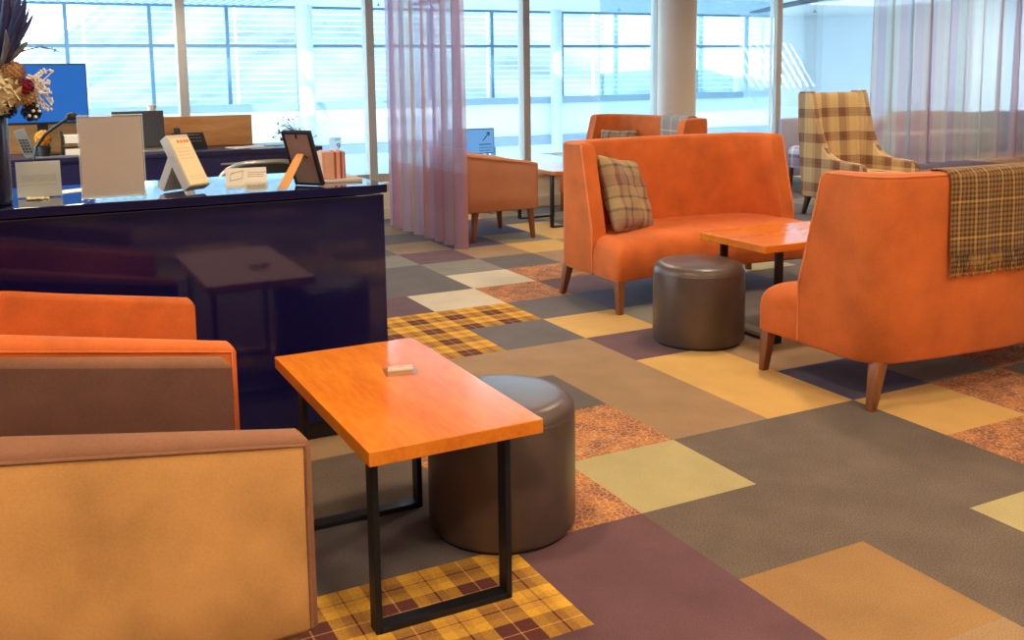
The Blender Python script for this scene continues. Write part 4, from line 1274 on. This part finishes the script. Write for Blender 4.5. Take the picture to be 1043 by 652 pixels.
t = thing('potted_plant', 'small dark leaved plant in a brown pot at the back desk end', 'plant', (2.0, 7.63, BZ))
B().lathe([(0, 0), (0.045, 0), (0.062, 0.10), (0.055, 0.10), (0.045, 0.012), (0, 0.012)], 24).obj('pot', M_['terracotta'], t)
rr_ = random.Random(31); b = B(); lf = B()
tips = [at_v(x, y, 7.6) - Vector((2.0, 7.63, BZ)) for x, y in ((290, 119), (284, 126), (299, 121), (292, 124), (280, 140), (287, 133), (296, 128), (283, 137), (303, 135), (310, 136), (318, 138), (293, 130))]
for p in tips:
    b.tube([(0, 0, 0.09), Vector((p.x * .4, p.y * .5, 0.13)), p], 0.003, 5, 0.0015)
    for q in range(5):
        c_ = p + Vector((rr_.uniform(-.03, .03), rr_.uniform(-.03, .03), rr_.uniform(-.03, .02)))
        a_ = Vector((rr_.uniform(-1, 1), rr_.uniform(-1, 1), rr_.uniform(-.3, .6))).normalized() * 0.026
        s_ = a_.cross(Vector((0, .3, 1))).normalized() * 0.008
        lf.sheet([c_ - a_, c_ + s_, c_ + a_ + Vector((0, 0, -.004)), c_ - s_])
b.obj('stem', M_['green'], t); lf.obj('foliage', M_['green'], t, smooth=False)
b = B(); b.ball(at_v(287, 142, 7.6) - Vector((2.0, 7.63, BZ)), 0.014, 10); b.obj('red_berry', M_['petred'], t)

def text(name, body, size, loc, rot, mat, parent=None, ext=0.0008):
    cu = bpy.data.curves.new(name, 'FONT'); cu.body = body; cu.size = size; cu.extrude = ext; cu.align_x = 'CENTER'; cu.align_y = 'CENTER'
    tmp = bpy.data.objects.new(name, cu); COL.objects.link(tmp)
    me = bpy.data.meshes.new_from_object(tmp.evaluated_get(bpy.context.evaluated_depsgraph_get()))
    COL.objects.unlink(tmp); bpy.data.objects.remove(tmp)
    me.materials.append(mat)
    o = bpy.data.objects.new(name, me); COL.objects.link(o); o.location = loc; o.rotation_euler = rot
    if parent: o.parent = parent
    return o
# number nine notice fixed to the glass
t = thing('number_sign', 'white paper notice with the number 9 on the glass screen', 'sign', (2.952, 9.7, 0.73))
B().box((0, 0, 0.07), (0.13, 0.003, 0.14)).obj('sheet', M_['notice'], t, smooth=False)
text('number', '9', 0.085, (0.03, -0.0025, 0.045), (PI / 2, 0, 0), M_['signink'], t)
b = B()
for z in (0.12, 0.108): b.box((0.02, -0.002, z), (0.05, 0.001, 0.005))
b.obj('lettering', M_['slab'], t, smooth=False)

# freestanding direction board with an arrow
t = thing('direction_board', 'pale blue lit display board with slanting arrows behind the salmon tan armchair', 'sign', (4.30, 9.45, 0))
B().box((0, 0, 0.78), (0.64, 0.02, 0.27), 0.003).obj('frame', M_['signink'], t)
B().box((0, -0.0115, 0.78), (0.62, 0.002, 0.25)).obj('face', M_['bluesign'], t, smooth=False)
b = B()
for x in (-0.21, 0.23):
    a_, e_ = Vector((x - 0.045, -0.0135, 0.785)), Vector((x + 0.03, -0.0135, 0.87))
    b.tube([a_, e_], 0.006, 5); b.tube([e_, e_ + Vector((-0.035, 0, -0.004))], 0.006, 5); b.tube([e_, e_ + Vector((-0.002, 0, -0.038))], 0.006, 5)
b.obj('arrow', M_['signink'], t)
b = B(); rr_ = random.Random(17)
for xo in (-0.21, 0.2):
    for z in (0.745, 0.71, 0.68):
        x = xo - 0.06
        while x < xo + 0.07:
            w = rr_.uniform(0.01, 0.022); b.box((x + w / 2, -0.013, z), (w, 0.001, 0.012 if z == 0.745 else 0.007)); x += w + 0.006
b.obj('lettering', M_['signink'], t, smooth=False)
b = B()
for x in (-0.25, 0.25): b.box((x, 0.02, 0.37), (0.03, 0.02, 0.72)).box((x, 0.02, 0.012), (0.04, 0.24, 0.02), 0.004)
b.obj('stand', M_['steel'], t)

# clear card holder on the near table
t = thing('table_card_holder', 'small clear acrylic card holder lying on the near orange wood table', 'card holder', (1.045, 2.83, 0.56), math.radians(-12))
B().box((0, 0, 0.003), (0.105, 0.085, 0.004), 0.001).box((0, 0.04, 0.010), (0.105, 0.004, 0.018), 0.001).box((0, -0.02, 0.007), (0.105, 0.004, 0.010), 0.001).obj('acrylic_stand', M_['acrylic'], t)
b = B()
for i in range(2): b.box((0.004 * i, 0.0 + i * 0.026, 0.0085), (0.080, 0.003, 0.007))
b.obj('card', M_['paper'], t, smooth=False)

# ------------------------------------------------------------------ light
wd = bpy.data.worlds.new('World'); scn.world = wd; wd.use_nodes = True
nt = wd.node_tree; bg = nt.nodes['Background']
bg.inputs[0].default_value = (0.70, 0.88, 1.0, 1); bg.inputs[1].default_value = WORLD_S
sun = bpy.data.lights.new('sun', 'SUN'); sun.energy = SUN_S; sun.angle = 0.004; sun.color = (1, 0.97, 0.92)
so = bpy.data.objects.new('sun', sun); COL.objects.link(so)
sd = Vector((0.154, 1.0, -0.2)).normalized()
so.rotation_euler = sd.to_track_quat('-Z', 'Y').to_euler()
# daylight portals at the glass screen
def portal(loc, rot, sx, sy):
    l = bpy.data.lights.new('window_portal', 'AREA'); l.shape = 'RECTANGLE'; l.size = sx; l.size_y = sy
    l.cycles.is_portal = True
    o = bpy.data.objects.new('window_portal', l); COL.objects.link(o); o.location = loc; o.rotation_euler = rot
portal((6, 24.6, 2.0), (-PI / 2, 0, 0), 31, 2.5)
portal((6, 24.6, -1.8), (-PI / 2, 0, 0), 31, 2.6)
# warm recessed downlights of the lounge
for i, (u, v, e) in enumerate(LAMPS):
    l = bpy.data.lights.new('downlight', 'AREA'); l.shape = 'DISK'; l.size = 0.35; l.energy = e; l.color = (1.0, 0.80, 0.56); l.spread = math.radians(150)
    o = bpy.data.objects.new('downlight', l); COL.objects.link(o); o.location = (u, v, 3.17)

# unseen fill lamps added under the added reception soffit to lift posts and signs
for (u, v, e) in ((0.0, 5.2, 22), (-1.4, 4.9, 22), (0.4, 6.8, 22), (-1.6, 6.0, 22), (1.0, 9.2, 18), (-0.6, 8.4, 18)):
    l = bpy.data.lights.new('downlight', 'AREA'); l.shape = 'DISK'; l.size = 0.25; l.energy = e; l.color = (1.0, 0.84, 0.62)  # added fill lamp, not a ceiling downlight
    o = bpy.data.objects.new('downlight', l); COL.objects.link(o); o.location = (u, v, 2.28)  # added fill lamp, unseen
# soft warm fill light added behind the camera to brighten front faces
l = bpy.data.lights.new('front_fill_light', 'AREA'); l.shape = 'RECTANGLE'; l.size = 9; l.size_y = 1.5; l.energy = BACK; l.color = (1.0, 0.88, 0.74)
o = bpy.data.objects.new('front_fill_light', l); COL.objects.link(o); o.location = (3.5, -5.9, 2.25); o.rotation_euler = (math.radians(78), 0, 0)

vs = scn.view_settings
vs.view_transform = 'Standard'; vs.look = 'None'; vs.exposure = 0; vs.gamma = 1; vs.use_curve_mapping = False
scn.cycles.use_denoising = True
scn.cycles.max_bounces = 10; scn.cycles.transparent_max_bounces = 24
scn.cycles.sample_clamp_indirect = 6
